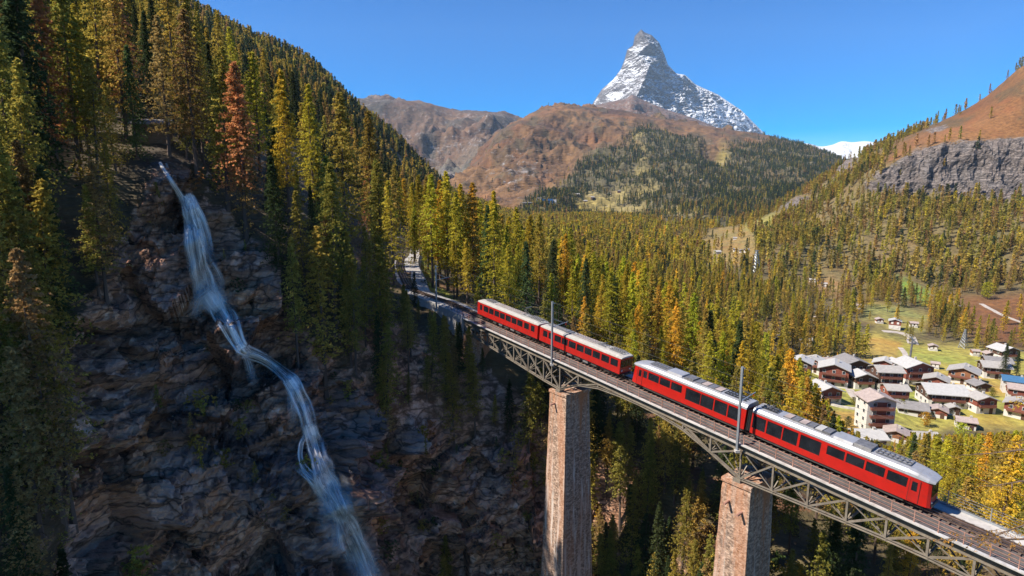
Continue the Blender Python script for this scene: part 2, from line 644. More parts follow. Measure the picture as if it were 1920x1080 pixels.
    wetm = math_n(nt, 'MULTIPLY', wt.outputs['Fac'], maprange(nt, n4, 0.36, 0.52, 0.35, 1.0))
    col = mixc(nt, math_n(nt, 'MULTIPLY', wetm, 0.8), col, (0.028, 0.026, 0.032))
    rough = maprange(nt, wetm, 0.2, 0.9, 0.9, 0.22)
    hgt = noise_n(nt, 0.8 * rs, 3, 0.65, dia.outputs[0], 0.3)
    principled(nt, out, col, rough, normal=bump(nt, hgt, 0.8, 0.9 / rs), spec=0.5)
    return m


M['terrain'] = terrain_mat('terrain')
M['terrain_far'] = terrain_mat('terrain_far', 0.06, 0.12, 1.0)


def alpine_mat():
    m, nt, out = new_mat('alpine_rock_and_snow')
    geo = N(nt, 'NewGeometry')
    pos = geo.outputs['Position']
    sn = N(nt, 'Attribute', attribute_name='snow')
    sep = N(nt, 'SeparateXYZ')
    nt.links.new(geo.outputs['Normal'], sep.inputs[0])
    mp = N(nt, 'Mapping')
    mp.inputs['Rotation'].default_value = (0.15, 0.12, 0)
    mp.inputs['Scale'].default_value = (1, 1, 2.2)
    nt.links.new(pos, mp.inputs['Vector'])
    n1 = noise_n(nt, 0.0022, 6, 0.6, mp.outputs[0], 1.2)
    n2 = noise_n(nt, 0.014, 8, 0.7, mp.outputs[0])
    rock = ramp(nt, n2, [(0.3, (0.055, 0.05, 0.055)), (0.55, (0.15, 0.135, 0.135)), (0.75, (0.26, 0.235, 0.225))])
    s = math_n(nt, 'ADD', sn.outputs['Fac'], math_n(nt, 'MULTIPLY', math_n(nt, 'SUBTRACT', n1, 0.5), 1.7))
    s = math_n(nt, 'ADD', s, math_n(nt, 'MULTIPLY', math_n(nt, 'SUBTRACT', n2, 0.5), 0.55))
    s = math_n(nt, 'ADD', s, math_n(nt, 'MULTIPLY', math_n(nt, 'SUBTRACT', sep.outputs['Z'], 0.45), 0.9))
    c = mixc(nt, maprange(nt, s, 0.40, 0.66), rock, (0.74, 0.76, 0.80))
    principled(nt, out, c, 0.8, normal=bump(nt, math_n(nt, 'ADD', n1, n2), 1.0, 60))
    return m


M['alpine'] = alpine_mat()


def foliage_mat(name, translucent=0.35):
    m, nt, out = new_mat(name)
    ti = N(nt, 'Attribute', attribute_type='INSTANCER', attribute_name='tint')
    va = N(nt, 'Attribute', attribute_name='shade')
    geo = N(nt, 'NewGeometry')
    c = mixc(nt, 1.0, ti.outputs['Color'], va.outputs['Color'], 'MULTIPLY')
    rnd = maprange(nt, geo.outputs['Random Per Island'], 0, 1, 0.7, 1.3)
    cm = N(nt, 'CombineColor')
    for i in range(3):
        nt.links.new(rnd, cm.inputs[i])
    c = mixc(nt, 1.0, c, cm.outputs[0], 'MULTIPLY')
    d = N(nt, 'BsdfDiffuse')
    t = N(nt, 'BsdfTranslucent')
    nt.links.new(c, d.inputs['Color'])
    nt.links.new(c, t.inputs['Color'])
    mx = N(nt, 'MixShader')
    mx.inputs[0].default_value = translucent
    nt.links.new(d.outputs[0], mx.inputs[1])
    nt.links.new(t.outputs[0], mx.inputs[2])
    nt.links.new(mx.outputs[0], out.inputs['Surface'])
    return m


M['needles'] = foliage_mat('needles', 0.5)
M['bark'] = simple('bark', (0.105, 0.072, 0.055), 0.9, var=0.4, scale=1.0, stretch=(4, 4, 0.6))


def water_mat():
    """falling water: white strands, glassy gaps"""
    m, nt, out = new_mat('falling_water')
    u = N(nt, 'Attribute', attribute_name='across')
    v = N(nt, 'Attribute', attribute_name='along')
    de = N(nt, 'Attribute', attribute_name='thick')
    cx = N(nt, 'CombineXYZ')
    nt.links.new(math_n(nt, 'MULTIPLY', u.outputs['Fac'], 1.6), cx.inputs[0])
    nt.links.new(math_n(nt, 'MULTIPLY', v.outputs['Fac'], 0.055), cx.inputs[1])
    n = noise_n(nt, 3.2, 5, 0.6, cx.outputs[0], 0.25)
    edge = math_n(nt, 'SUBTRACT', 1.0, math_n(nt, 'POWER', math_n(nt, 'ABSOLUTE', u.outputs['Fac']), 1.3))
    a = math_n(nt, 'MULTIPLY', maprange(nt, n, 0.30, 0.74, 0.12, 1.0), edge)
    a = math_n(nt, 'MULTIPLY', a, de.outputs['Fac'], True)
    b = N(nt, 'BsdfPrincipled')
    b.inputs['Base Color'].default_value = (0.97, 0.945, 0.91, 1)
    b.inputs['Roughness'].default_value = 0.5
    t = N(nt, 'BsdfTransparent')
    mx = N(nt, 'MixShader')
    nt.links.new(a, mx.inputs[0])
    nt.links.new(t.outputs[0], mx.inputs[1])
    nt.links.new(b.outputs[0], mx.inputs[2])
    nt.links.new(mx.outputs[0], out.inputs['Surface'])
    return m


M['water'] = water_mat()

# ------------------------------------------------------------------ the lie of the land
# columns run away from the camera; each knot is (picture row seen from the camera, distance ahead in metres)
NEAR = {
    -260: [(1300, 46), (1080, 49), (900, 52), (720, 56), (580, 60), (440, 65), (320, 72), (210, 85), (100, 110), (-20, 170), (-330, 900), (-310, 1200)],
    0: [(1300, 50), (1080, 54), (900, 58), (720, 63), (580, 68), (440, 74), (320, 81), (220, 95), (110, 125), (0, 190), (-190, 900), (-165, 1200)],
    150: [(1300, 57), (1080, 62), (900, 67), (720, 74), (580, 80), (440, 86), (320, 93), (230, 107), (130, 140), (40, 220), (-103, 900), (-80, 1200)],
    300: [(1300, 66), (1080, 71), (900, 76), (720, 83), (580, 89), (440, 95), (310, 101), (235, 116), (160, 155), (90, 260), (-8, 900), (10, 1200)],
    450: [(1300, 72), (1080, 77), (900, 82), (740, 87), (620, 92), (500, 98), (420, 106), (330, 125), (250, 170), (165, 320), (68, 950), (85, 1250)],
    580: [(1300, 75), (1080, 81), (900, 87), (760, 92), (650, 97), (550, 103), (470, 112), (390, 135), (310, 190), (215, 380), (126, 1000), (140, 1300)],
    690: [(1300, 88), (1080, 94), (940, 98), (800, 102), (690, 107), (600, 113), (530, 122), (465, 150), (395, 220), (320, 420), (228, 1050), (245, 1350)],
    735: [(1300, 94), (1080, 99), (945, 102), (810, 106), (700, 110), (620, 117), (548, 131), (512, 148), (465, 188), (400, 320), (262, 1050), (280, 1350)],
    765: [(1300, 97), (1080, 102), (950, 105), (820, 109), (710, 113), (635, 121), (560, 131), (527, 140), (470, 186), (420, 280), (292, 1050), (310, 1350)],
    800: [(1300, 100), (1080, 104), (960, 107), (830, 111), (720, 115), (650, 121), (592, 128), (566, 131), (505, 172), (440, 320), (326, 1050), (345, 1350)],
    860: [(1300, 103), (1080, 107), (960, 110), (840, 113), (745, 116), (680, 120), (622, 124), (590, 128), (530, 170), (470, 330), (376, 1200), (392, 1500)],
    1000: [(1300, 105), (1080, 109), (960, 112), (850, 115), (770, 118), (710, 122), (650, 129), (585, 160), (525, 290), (470, 620), (410, 1700), (440, 2000)],
    1150: [(1300, 101), (1080, 106), (960, 109), (880, 112), (810, 116), (750, 124), (680, 145), (615, 195), (550, 320), (480, 640), (414, 1500), (440, 1900)],
    1350: [(1300, 84), (1080, 92), (980, 98), (905, 105), (840, 116), (775, 140), (710, 190), (645, 268), (570, 410), (500, 620), (428, 1200), (450, 1500)],
    1440: [(1300, 72), (1080, 79), (975, 91), (895, 107), (830, 135), (770, 185), (705, 250), (640, 330), (560, 480), (480, 690), (405, 1150), (420, 1500)],
    1550: [(1300, 70), (1080, 78), (960, 98), (880, 135), (820, 195), (760, 250), (700, 310), (630, 395), (540, 560), (450, 760), (338, 1150), (350, 1500)],
    1650: [(1300, 68), (1080, 76), (960, 106), (880, 150), (820, 206), (760, 252), (700, 311), (630, 400), (542, 550), (435, 750), (280, 1150), (292, 1500)],
    1750: [(1300, 66), (1080, 75), (960, 115), (880, 168), (820, 217), (760, 255), (700, 313), (630, 405), (545, 540), (425, 740), (236, 1150), (250, 1500)],
    1840: [(1300, 65), (1080, 74), (965, 115), (885, 167), (820, 217), (760, 255), (700, 313), (630, 405), (548, 530), (420, 730), (190, 1130), (200, 1500)],
    1920: [(1300, 63), (1080, 73), (970, 115), (890, 165), (820, 218), (760, 256), (700, 312), (630, 405), (550, 520), (415, 710), (124, 1100), (135, 1500)],
    2240: [(1300, 58), (1080, 68), (970, 110), (890, 160), (820, 215), (760, 256), (700, 310), (630, 400), (550, 500), (400, 680), (-90, 1050), (-70, 1500)],
}
CLIFF_R = {1650: [(372, 860), (312, 905)], 1750: [(358, 850), (280, 880)], 1840: [(352, 840), (270, 868)], 1920: [(350, 830), (262, 858)], 2240: [(340, 800), (240, 830)]}
SCALE = 0.87
cpx = sorted(NEAR)
ctrl = []
for c in cpx:
    rows = [(r, math.log(Y * SCALE)) for r, Y in NEAR[c]]
    a, b = rows[9], rows[10]
    if c in CLIFF_R:
        mid = [(r, math.log(Y * SCALE)) for r, Y in CLIFF_R[c]]
    else:
        mid = [(a[0] + (b[0] - a[0]) * k, a[1] + (b[1] - a[1]) * k) for k in (0.4, 0.72)]
    ctrl.append(rows[:10] + mid + rows[10:])
ctrl = np.array(ctrl)                                  # columns x rows x 2


def loft_grid(cols, ctrl, px, sub):
    a = pchip(cols, ctrl, px)                          # C x K x 2
    K = a.shape[1]
    ti = np.linspace(0, K - 1, (K - 1) * sub + 1)
    return np.moveaxis(pchip(np.arange(K), np.moveaxis(a, 1, 0), ti), 1, 0)      # C x R x 2


def grid_faces(C, R):
    i, j = np.meshgrid(np.arange(C - 1), np.arange(R - 1), indexing='ij')
    a = (i * R + j).ravel()
    return np.stack([a, a + R, a + R + 1, a + 1], 1)


def grid_normals(G):
    du = np.gradient(G, axis=0)
    dv = np.gradient(G, axis=1)
    n = np.cross(du, dv)
    return n / (np.linalg.norm(n, axis=-1, keepdims=True) + 1e-9)


NC = 620
GPX = np.linspace(-260, 2240, NC)
LG = loft_grid(cpx, ctrl, GPX, 28)
GPY, GY = LG[..., 0], np.exp(LG[..., 1])
PXX = np.broadcast_to(GPX[:, None], GPY.shape)
G0 = at(PXX, GPY, GY)
NR = GPY.shape[1]

TRACK_PX = [(900, 606), (800, 566), (775, 541), (757, 516), (750, 492), (757, 474), (768, 458), (772, 443)]
CLIFF = [(120, 700), (150, 560), (240, 440), (290, 330), (350, 320), (420, 400), (500, 490), (560, 600), (660, 700), (720, 790),
         (860, 830), (980, 830), (1040, 1000), (1120, 1100), (1140, 1400), (60, 1400), (130, 900)]
VILLAGE = [(1600, 640), (1640, 622), (1700, 640), (1790, 646), (1850, 655), (2000, 660), (2000, 812), (1800, 800), (1700, 830), (1600, 815), (1520, 785), (1470, 745), (1478, 700), (1560, 688), (1622, 682), (1606, 660)]
MEADOWS = [([(1632, 560), (1690, 572), (1745, 588), (1730, 626), (1660, 618), (1612, 596)], (0.20, 0.19, 0.055)),
           ([(1685, 515), (1748, 545), (1735, 566), (1690, 548)], (0.13, 0.22, 0.03)),
           ([(1310, 445), (1350, 424), (1400, 432), (1425, 462), (1402, 505), (1335, 500), (1310, 468)], (0.21, 0.155, 0.05)),
           ([(1420, 605), (1470, 600), (1480, 625), (1425, 640)], (0.22, 0.16, 0.06)),
           ([(1118, 425), (1140, 416), (1150, 428), (1128, 434)], (0.24, 0.27, 0.04)), ([(1235, 424), (1272, 416), (1280, 430), (1245, 436)], (0.26, 0.20, 0.06)), ([(1395, 425), (1450, 405), (1470, 420), (1420, 440)], (0.25, 0.25, 0.05)),
           ([(1520, 525), (1560, 520), (1590, 545), (1540, 548)], (0.26, 0.17, 0.07)), ([(1560, 560), (1600, 555), (1605, 575), (1570, 580)], (0.22, 0.18, 0.05))]
HEATHS = [[(1810, 560), (2000, 540), (2000, 655), (1860, 645), (1790, 600)], [(1640, 300), (1690, 262), (1800, 205), (2240, -120), (2240, 250), (1920, 262), (1810, 268), (1720, 285), (1650, 312)]]
CLIFF_BAND = [(1640, 335), (1720, 280), (1800, 268), (1920, 258), (2240, 240), (2240, 345), (1920, 392), (1830, 372), (1740, 362), (1660, 362)]
ROCKS_R = [[(1465, 395), (1500, 372), (1535, 380), (1525, 400), (1480, 405)], [(1625, 345), (1690, 338), (1685, 365), (1630, 368)], [(1560, 300), (1610, 290), (1615, 320), (1570, 330)]]

cliff_m = np.maximum(soft_poly(PXX, GPY, CLIFF, 30) * (GY < 140), 0)
band_m = soft_poly(PXX, GPY, CLIFF_BAND, 10)
for r in ROCKS_R:
    band_m = np.maximum(band_m, 0.8 * soft_poly(PXX, GPY, r, 8))
vill_m = soft_poly(PXX, GPY, VILLAGE, 10)
track_d = poly_dist(PXX, GPY, TRACK_PX)
flat_m = smooth(14, 40, track_d) * (1 - 0.85 * vill_m)
for p, c in MEADOWS:
    flat_m = flat_m * (1 - 0.6 * soft_poly(PXX, GPY, p, 8))

Nrm = grid_normals(G0)
if Nrm[NC // 2, NR // 2, 1] > 0:
    Nrm = -Nrm
S = G0
rockdir = np.stack([S[..., 0] * 0.8 + S[..., 2] * 0.6, S[..., 1], S[..., 2] * 0.8 - S[..., 0] * 0.6], -1)
CM = cliff_m > 0.001
NEARM = GY < 820
FARM = GY > 170
strata = fbm_m(CM, rockdir * np.array([0.045, 0.06, 0.20]), 5, 3, 0.55, True)
big = fbm_m(CM, S * 0.035, 4, 21)
fine = fbm_m(CM, rockdir * np.array([0.22, 0.3, 0.6]), 4, 40, 0.55, True)
blocks = np.round(fbm_m(CM, S * 0.11, 3, 55) * 5) / 5
slab = fbm_m(CM, rockdir * np.array([0.10, 0.13, 0.34]) + 0.35 * big[..., None], 3, 58)
slab = np.floor(slab * 4.5) / 4.5 + 0.35 * (slab * 4.5 - np.floor(slab * 4.5)) ** 6 / 4.5
fc = np.zeros(CM.shape, np.float32)
wob = rockdir + 2.5 * big[..., None]
fc[CM] = (facets(wob[CM] * np.array([0.085, 0.10, 0.13]), 3, 1.1) * 5.0 + facets(wob[CM] * np.array([0.22, 0.26, 0.34]), 9, 1.0) * 1.7 + facets(wob[CM] * np.array([0.6, 0.7, 0.9]), 14, 1.0) * 0.5)
disp_rock = big * 5.0 + strata * 1.6 + fine * 0.6 + slab * 1.6 + fc - 0.8
disp_soft = fbm_m(NEARM, S * 0.03, 4, 70) * 2.0 + fbm_m(NEARM, S * 0.2, 3, 80) * 0.35
far_amp = smooth(200, 900, GY)
disp_far = fbm_m(FARM, S * 0.006, 5, 90, 0.55) * 22 + fbm_m(FARM, S * 0.03, 4, 95, 0.6, True) * 4
disp_band = fbm_m(band_m > 0.001, S * np.array([0.03, 0.03, 0.008]), 5, 120, 0.6, True) * 16
edge_in = smooth(0, 30, np.arange(NR))[None, :] * 1.0
ridge_keep = 1 - 0.65 * smooth(NR - 75, NR - 29, np.arange(NR))[None, :]
D = (cliff_m * disp_rock + (1 - cliff_m) * disp_soft) * (1 - far_amp) * flat_m + far_amp * disp_far * (0.25 + 0.75 * flat_m) * ridge_keep + band_m * disp_band * far_amp
G = G0 + Nrm * D[..., None]
G[..., 2] -= 0.5 * (1 - smooth(10, 22, track_d)) * (GY < 260)

# land cover: plain base colours of what grows there
cov = np.zeros(G.shape)
forest_floor = np.array([0.085, 0.068, 0.030])
cov[:] = forest_floor
n_cov = fbm(S * 0.012, 4, 200)[..., None]
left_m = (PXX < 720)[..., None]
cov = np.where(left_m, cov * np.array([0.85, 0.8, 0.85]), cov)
right_far = (smooth(330, 600, GY) * (PXX > 1300))[..., None]
cov = cov * (1 - right_far) + right_far * (np.array([0.13, 0.105, 0.042]) + n_cov * np.array([0.05, 0.02, 0.01]))


def paint(mask, colour, var=(0.0, 0.0, 0.0), nscale=0.02, seed=300):
    global cov
    m = mask[..., None]
    n = fbm_m(mask > 0.001, S * nscale, 4, seed)[..., None]
    cov = cov * (1 - m) + m * (np.array(colour) + n * np.array(var))


paint(vill_m, (0.26, 0.25, 0.05), (0.12, -0.02, 0.01), 0.016, 310)
paint(soft_poly(PXX, GPY, [(1540, 768), (1622, 772), (1612, 815), (1556, 812)], 5), (0.34, 0.225, 0.05), (0.05, 0.03, 0.0), 0.05, 320)
paint(soft_poly(PXX, GPY, [(1606, 640), (1640, 628), (1690, 642), (1680, 680), (1640, 682), (1610, 665)], 6), (0.29, 0.215, 0.05), (0.05, 0.03, 0.0), 0.05, 321)
for p, c in MEADOWS:
    paint(soft_poly(PXX, GPY, p, 8), c, (0.09, 0.03, 0.0), 0.02, 330)
for p in HEATHS:
    paint(soft_poly(PXX, GPY, p, 14), (0.150, 0.068, 0.022), (0.10, 0.055, 0.02), 0.008, 340)
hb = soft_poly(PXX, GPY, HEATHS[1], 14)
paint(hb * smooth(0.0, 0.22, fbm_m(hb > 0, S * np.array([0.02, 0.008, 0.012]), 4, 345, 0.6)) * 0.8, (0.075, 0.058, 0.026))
band_m = np.maximum(band_m, 0.75 * hb * smooth(0.22, 0.4, fbm_m(hb > 0, S * np.array([0.012, 0.012, 0.02]), 4, 346, 0.6)))
paint(soft_poly(PXX, GPY, [(785, 470), (800, 478), (815, 520), (850, 560), (880, 580), (850, 575), (806, 552), (790, 520)], 3), (0.24, 0.26, 0.03), (0.06, 0.0, 0.0), 0.1, 350)
WATER_PX = [(300, 305), (322, 340), (345, 375), (362, 420), (372, 470), (385, 520), (402, 565), (432, 615), (452, 655), (500, 674), (540, 712), (566, 755), (582, 805), (590, 850), (612, 905), (645, 985), (690, 1090)]
wet_d = poly_dist(PXX, GPY, WATER_PX)
wet_d2 = np.minimum(wet_d, poly_dist(PXX, GPY, [(452, 655), (400, 760), (420, 830), (520, 860), (590, 850)]))
wet_d2 = np.minimum(wet_d2, poly_dist(PXX, GPY, [(330, 790), (420, 830), (540, 940), (600, 1080)]))
wet = np.clip(0.95 - wet_d2 / 62 + 0.7 * fbm_m(CM, S * 0.09, 3, 400), 0, 1) * (GY < 140)
rocky = np.clip(np.maximum(cliff_m * 1.15, band_m * 0.95) + 0.12 * fbm_m(GY < 140, S * 0.05, 4, 410) * (GY < 140), 0, 1.2)
slope_rock = smooth(0.55, 0.35, np.abs(grid_normals(G)[..., 2])) * (GY < 140) * 0.35
gorge_m = soft_poly(PXX, GPY, [(640, 600), (740, 590), (800, 620), (880, 660), (1080, 800), (1200, 860), (1200, 1000), (1000, 1000), (800, 850), (660, 720)], 20)
rocky = np.maximum(np.maximum(rocky, slope_rock), 0.55 * gorge_m + 0.25 * gorge_m * fbm_m(gorge_m > 0, S * 0.12, 3, 415))
paint(gorge_m * 0.8, (0.12, 0.07, 0.035), (0.05, 0.02, 0.0), 0.2, 431)
# bare boulders and scree among the trees, brown heath under the bridge
paint(((fbm_m(GY < 140, S * 0.09, 4, 420) > 0.18) & (GY < 140) & (cliff_m < 0.5) & (PXX > 640)).astype(float) * 0.8, (0.15, 0.075, 0.04), (0.05, 0.02, 0.0), 0.2, 430)
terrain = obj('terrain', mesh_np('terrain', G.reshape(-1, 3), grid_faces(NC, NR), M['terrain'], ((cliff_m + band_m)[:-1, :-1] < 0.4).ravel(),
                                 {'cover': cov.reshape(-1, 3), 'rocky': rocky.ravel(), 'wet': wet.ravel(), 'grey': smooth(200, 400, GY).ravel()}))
tag(terrain, kind='structure')


def ground(px, py):
    """point of the land that shows at this picture position when nothing hides it"""
    c = (px - GPX[0]) / (GPX[1] - GPX[0])
    i = int(np.clip(math.floor(c), 0, NC - 2))
    f = c - i
    out = []
    for k in (i, i + 1):
        r = np.interp(-py, -GPY[k], np.arange(NR))
        j = int(min(math.floor(r), NR - 2))
        g = r - j
        out.append(G[k, j] * (1 - g) + G[k, j + 1] * g)
    return Vector(out[0] * (1 - f) + out[1] * f)


BVH = BVHTree.FromPolygons(G.reshape(-1, 3).tolist(), grid_faces(NC, NR).tolist())


def drop(x, y, default=-60.0):
    h = BVH.ray_cast(Vector((x, y, 2000)), Vector((0, 0, -1)))
    return h[0].z if h[0] is not None else default


# the valley side rising beyond the left edge: it keeps the morning sun off the gorge
mx_, my_ = np.meshgrid(np.linspace(-420, -88, 60), np.linspace(-320, 190, 90), indexing='ij')
crest = 160.0
rise_ = smooth(-88, -205, mx_) * crest
fall_ = smooth(95, 190, my_)
mz_ = -30 + (rise_ + 30) * (1 - fall_) + 9 * fbm(np.stack([mx_, my_, 0 * mx_], -1) * 0.02, 4, 770)
SM = np.stack([mx_, my_, mz_], -1)
nm_ = SM.shape[0] * SM.shape[1]
tag(obj('valley_side', mesh_np('valley_side', SM.reshape(-1, 3), grid_faces(*SM.shape[:2]), M['terrain'], True, {'cover': np.tile(forest_floor, (nm_, 1)), 'rocky': np.full(nm_, 0.25), 'wet': np.zeros(nm_), 'grey': np.zeros(nm_)})), kind='structure')


# ------------------------------------------------------------------ far hills
def hill(name, table, mat, ncol, sub, noises, cover_fn):
    cols = sorted(table)
    ct = np.array([[(r, math.log(Y)) for r, Y in [(table[c][0][0] + 60, table[c][0][1] * 0.72)] + table[c]] for c in cols], float)
    px = np.linspace(cols[0], cols[-1], ncol)
    L = loft_grid(cols, ct, px, sub)
    P = np.broadcast_to(px[:, None], L.shape[:2])
    A = at(P, L[..., 0], np.exp(L[..., 1]))
    nn = grid_normals(A)
    if nn[ncol // 2, L.shape[1] // 3, 1] > 0:
        nn = -nn
    keep = 1 - 0.9 * np.exp(-((np.arange(L.shape[1]) - (L.shape[1] - 1 - sub)) / (0.8 * sub)) ** 2)[None, :]
    d = 0
    for fs, amp, seed, rg in noises:
        nv_ = fbm(A * np.array(fs), 5, seed, 0.55, rg)
        d = d + amp * (nv_ - nv_.mean())
    d = d * np.clip(np.exp(L[..., 1]) / 3600, 0, 1.3) ** 1.6
    A = A + nn * (d * keep)[..., None]
    cv, rk = cover_fn(P, L[..., 0], A)
    o = obj(name, mesh_np(name, A.reshape(-1, 3), grid_faces(ncol, L.shape[1]), mat, True,
                          {'cover': cv.reshape(-1, 3), 'rocky': rk.ravel(), 'wet': 0 * rk.ravel(), 'snow': rk.ravel()}))
    tag(o, kind='structure')
    return o, P, L[..., 0], A


H1 = {
    850: [(395, 1500), (372, 1900), (360, 2300), (350, 2700), (345, 3000), (352, 3400)],
    900: [(400, 1450), (370, 1850), (345, 2300), (315, 2750), (296, 3100), (305, 3600)],
    940: [(405, 1400), (375, 1800), (335, 2300), (285, 2850), (246, 3300), (256, 3800)],
    1000: [(420, 1300), (380, 1700), (330, 2300), (270, 2900), (214, 3500), (225, 4100)],
    1030: [(425, 1300), (385, 1680), (335, 2250), (270, 2900), (203, 3600), (215, 4200)],
    1060: [(425, 1300), (390, 1650), (340, 2200), (270, 2900), (200, 3700), (212, 4300)],
    1150: [(428, 1280), (390, 1700), (340, 2200), (270, 2900), (207, 3800), (220, 4400)],
    1250: [(432, 1250), (400, 1500), (350, 2000), (285, 2700), (226, 3700), (240, 4300)],
    1350: [(440, 1150), (405, 1400), (355, 1900), (300, 2600), (241, 3600), (255, 4200)],
    1450: [(440, 1150), (400, 1400), (360, 1800), (315, 2400), (258, 3400), (275, 4000)],
    1540: [(440, 1150), (395, 1400), (365, 1700), (330, 2200), (282, 3100), (295, 3700)],
    1620: [(440, 1150), (400, 1400), (375, 1700), (350, 2100), (318, 2800), (325, 3400)],
    1760: [(440, 1150), (410, 1400), (390, 1700), (375, 2100), (360, 2600), (365, 3200)],
}
FOREST_H1 = [(1000, 430), (965, 400), (1010, 372), (1060, 350), (1085, 310), (1120, 285), (1180, 262), (1192, 235), (1230, 238), (1290, 262), (1330, 290), (1350, 300), (1362, 265), (1400, 268), (1440, 262),
             (1500, 272), (1560, 290), (1640, 322), (1760, 360), (1760, 450), (1000, 450)]
CLEAR_H1 = [[(1130, 400), (1145, 370), (1185, 330), (1200, 300), (1190, 255), (1205, 250), (1218, 300), (1215, 340), (1235, 355), (1215, 385), (1170, 402)],
            [(1345, 310), (1352, 262), (1366, 270), (1362, 315)], [(1075, 382), (1130, 366), (1150, 384), (1090, 396)], [(1290, 402), (1310, 395), (1330, 405), (1300, 412)], [(1080, 378), (1110, 366), (1140, 372), (1135, 388), (1095, 394)], [(1230, 395), (1262, 388), (1285, 400), (1250, 408)], [(1330, 395), (1360, 385), (1372, 396), (1345, 404)], [(1040, 402), (1075, 396), (1080, 408), (1050, 412)]]
CLIFF_H1 = [(925, 345), (930, 300), (975, 290), (1010, 310), (1030, 340), (1010, 365), (960, 372)]


def cover_h1(P, R, A):
    c = np.zeros(A.shape)
    n = fbm(A * 0.0022, 5, 500)[..., None]
    n2 = fbm(A * 0.009, 4, 505)[..., None]
    c[:] = np.array([0.125, 0.066, 0.026]) + n * np.array([0.12, 0.075, 0.03]) + n2 * np.array([0.09, 0.045, 0.01])
    gul = fbm(A * np.array([0.010, 0.0035, 0.006]), 4, 507, 0.6)  # dark shrub streaks, also painting the gully shade that frontal sun leaves out
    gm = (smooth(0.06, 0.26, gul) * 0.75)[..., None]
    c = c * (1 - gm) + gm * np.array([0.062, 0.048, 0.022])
    m = soft_poly(P, R, FOREST_H1, 10)[..., None]
    c = c * (1 - m) + m * np.array([0.085, 0.075, 0.035])
    brk = np.clip(0.75 + 1.6 * fbm(A * 0.006, 4, 506), 0, 1)
    for p in CLEAR_H1:
        m = (soft_poly(P, R, p, 9) * brk)[..., None]
        c = c * (1 - m) + m * (np.array([0.23, 0.185, 0.052]) + n * 0.08 + n2 * 0.05)
    m = smooth(398, 412, R)[..., None] * (P < 1260)[..., None] * 0.0
    rk = np.clip(0.2 * soft_poly(P, R, CLIFF_H1, 26) * (0.6 + 0.9 * fbm(A * 0.008, 4, 511, 0.6, True)) + 0.26 * fbm(A * 0.006, 4, 510, 0.55, True), 0, 1)
    return c, rk


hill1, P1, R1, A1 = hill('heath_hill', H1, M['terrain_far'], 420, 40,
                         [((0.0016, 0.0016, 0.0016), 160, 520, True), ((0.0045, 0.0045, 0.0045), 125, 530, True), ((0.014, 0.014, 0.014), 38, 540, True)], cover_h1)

H2 = {}
for c, r in ((420, 175), (560, 178), (640, 180), (685, 184), (720, 186), (790, 194), (850, 206), (900, 207), (935, 211), (965, 224), (1010, 248), (1080, 290)):
    H2[c] = [(420, 2300), (370, 3000), (320, 3700), (r + (320 - r) * 0.45, 4600), (r, 5600), (r + 14, 6600)]


def cover_h2(P, R, A):
    n = fbm(A * 0.0016, 5, 600)[..., None]
    c = np.array([0.105, 0.062, 0.036]) + n * np.array([0.10, 0.06, 0.03]) + np.zeros(A.shape)
    gul = fbm(A * np.array([0.004, 0.0016, 0.003]), 4, 607, 0.6)  # darker streaks in the cover colour stand in for gully shadows
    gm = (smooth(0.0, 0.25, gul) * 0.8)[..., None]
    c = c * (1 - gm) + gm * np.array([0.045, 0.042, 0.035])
    lowm = smooth(285, 335, R)[..., None]
    c = c * (1 - lowm) + lowm * (np.array([0.10, 0.095, 0.075]) + n * 0.05)
    rk = np.clip(0.05 + 0.45 * fbm(A * 0.003, 4, 610, 0.5, True), 0, 1)
    rk = np.maximum(rk, 0.7 * smooth(320, 350, R))
    return c, rk


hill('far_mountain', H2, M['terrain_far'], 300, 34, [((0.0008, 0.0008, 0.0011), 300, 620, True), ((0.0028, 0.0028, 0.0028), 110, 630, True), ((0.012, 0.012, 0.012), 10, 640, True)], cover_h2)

H1B = {}
for c, r in ((1040, 226), (1080, 212), (1112, 200), (1150, 190), (1172, 185), (1186, 177), (1200, 185), (1230, 198), (1270, 212), (1310, 225), (1340, 237), (1390, 262), (1450, 290)):
    H1B[c] = [(330, 3900), (r + 45, 4600), (r + 24, 5000), (r, 5500), (r + 20, 6200)]


def cover_h1b(P, R, A):
    n = fbm(A * 0.004, 4, 650)[..., None]
    return np.array([0.13, 0.075, 0.055]) + n * 0.05 + np.zeros(A.shape), np.full(A.shape[:2], 0.42)


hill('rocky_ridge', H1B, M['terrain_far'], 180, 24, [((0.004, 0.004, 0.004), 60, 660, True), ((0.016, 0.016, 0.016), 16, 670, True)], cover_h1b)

H5 = {}
for c, r in ((1430, 283), (1480, 274), (1510, 269), (1540, 275), (1560, 272), (1580, 265), (1600, 267), (1620, 265), (1645, 268), (1665, 276), (1700, 290), (1780, 320)):
    H5[c] = [(380, 6000), (330, 7200), (r + 25, 8000), (r + 10, 8800), (r, 9600), (r + 14, 10600)]


def cover_h5(P, R, A):
    return np.full(A.shape, 0.5), np.clip(1.5 - 1.3 * (fbm(A * 0.003, 4, 690) > 0.36), 0, 1.5)


hill('glacier', H5, M['alpine'], 160, 24, [((0.002, 0.002, 0.002), 60, 680, False), ((0.01, 0.01, 0.01), 16, 685, True)], cover_h5)


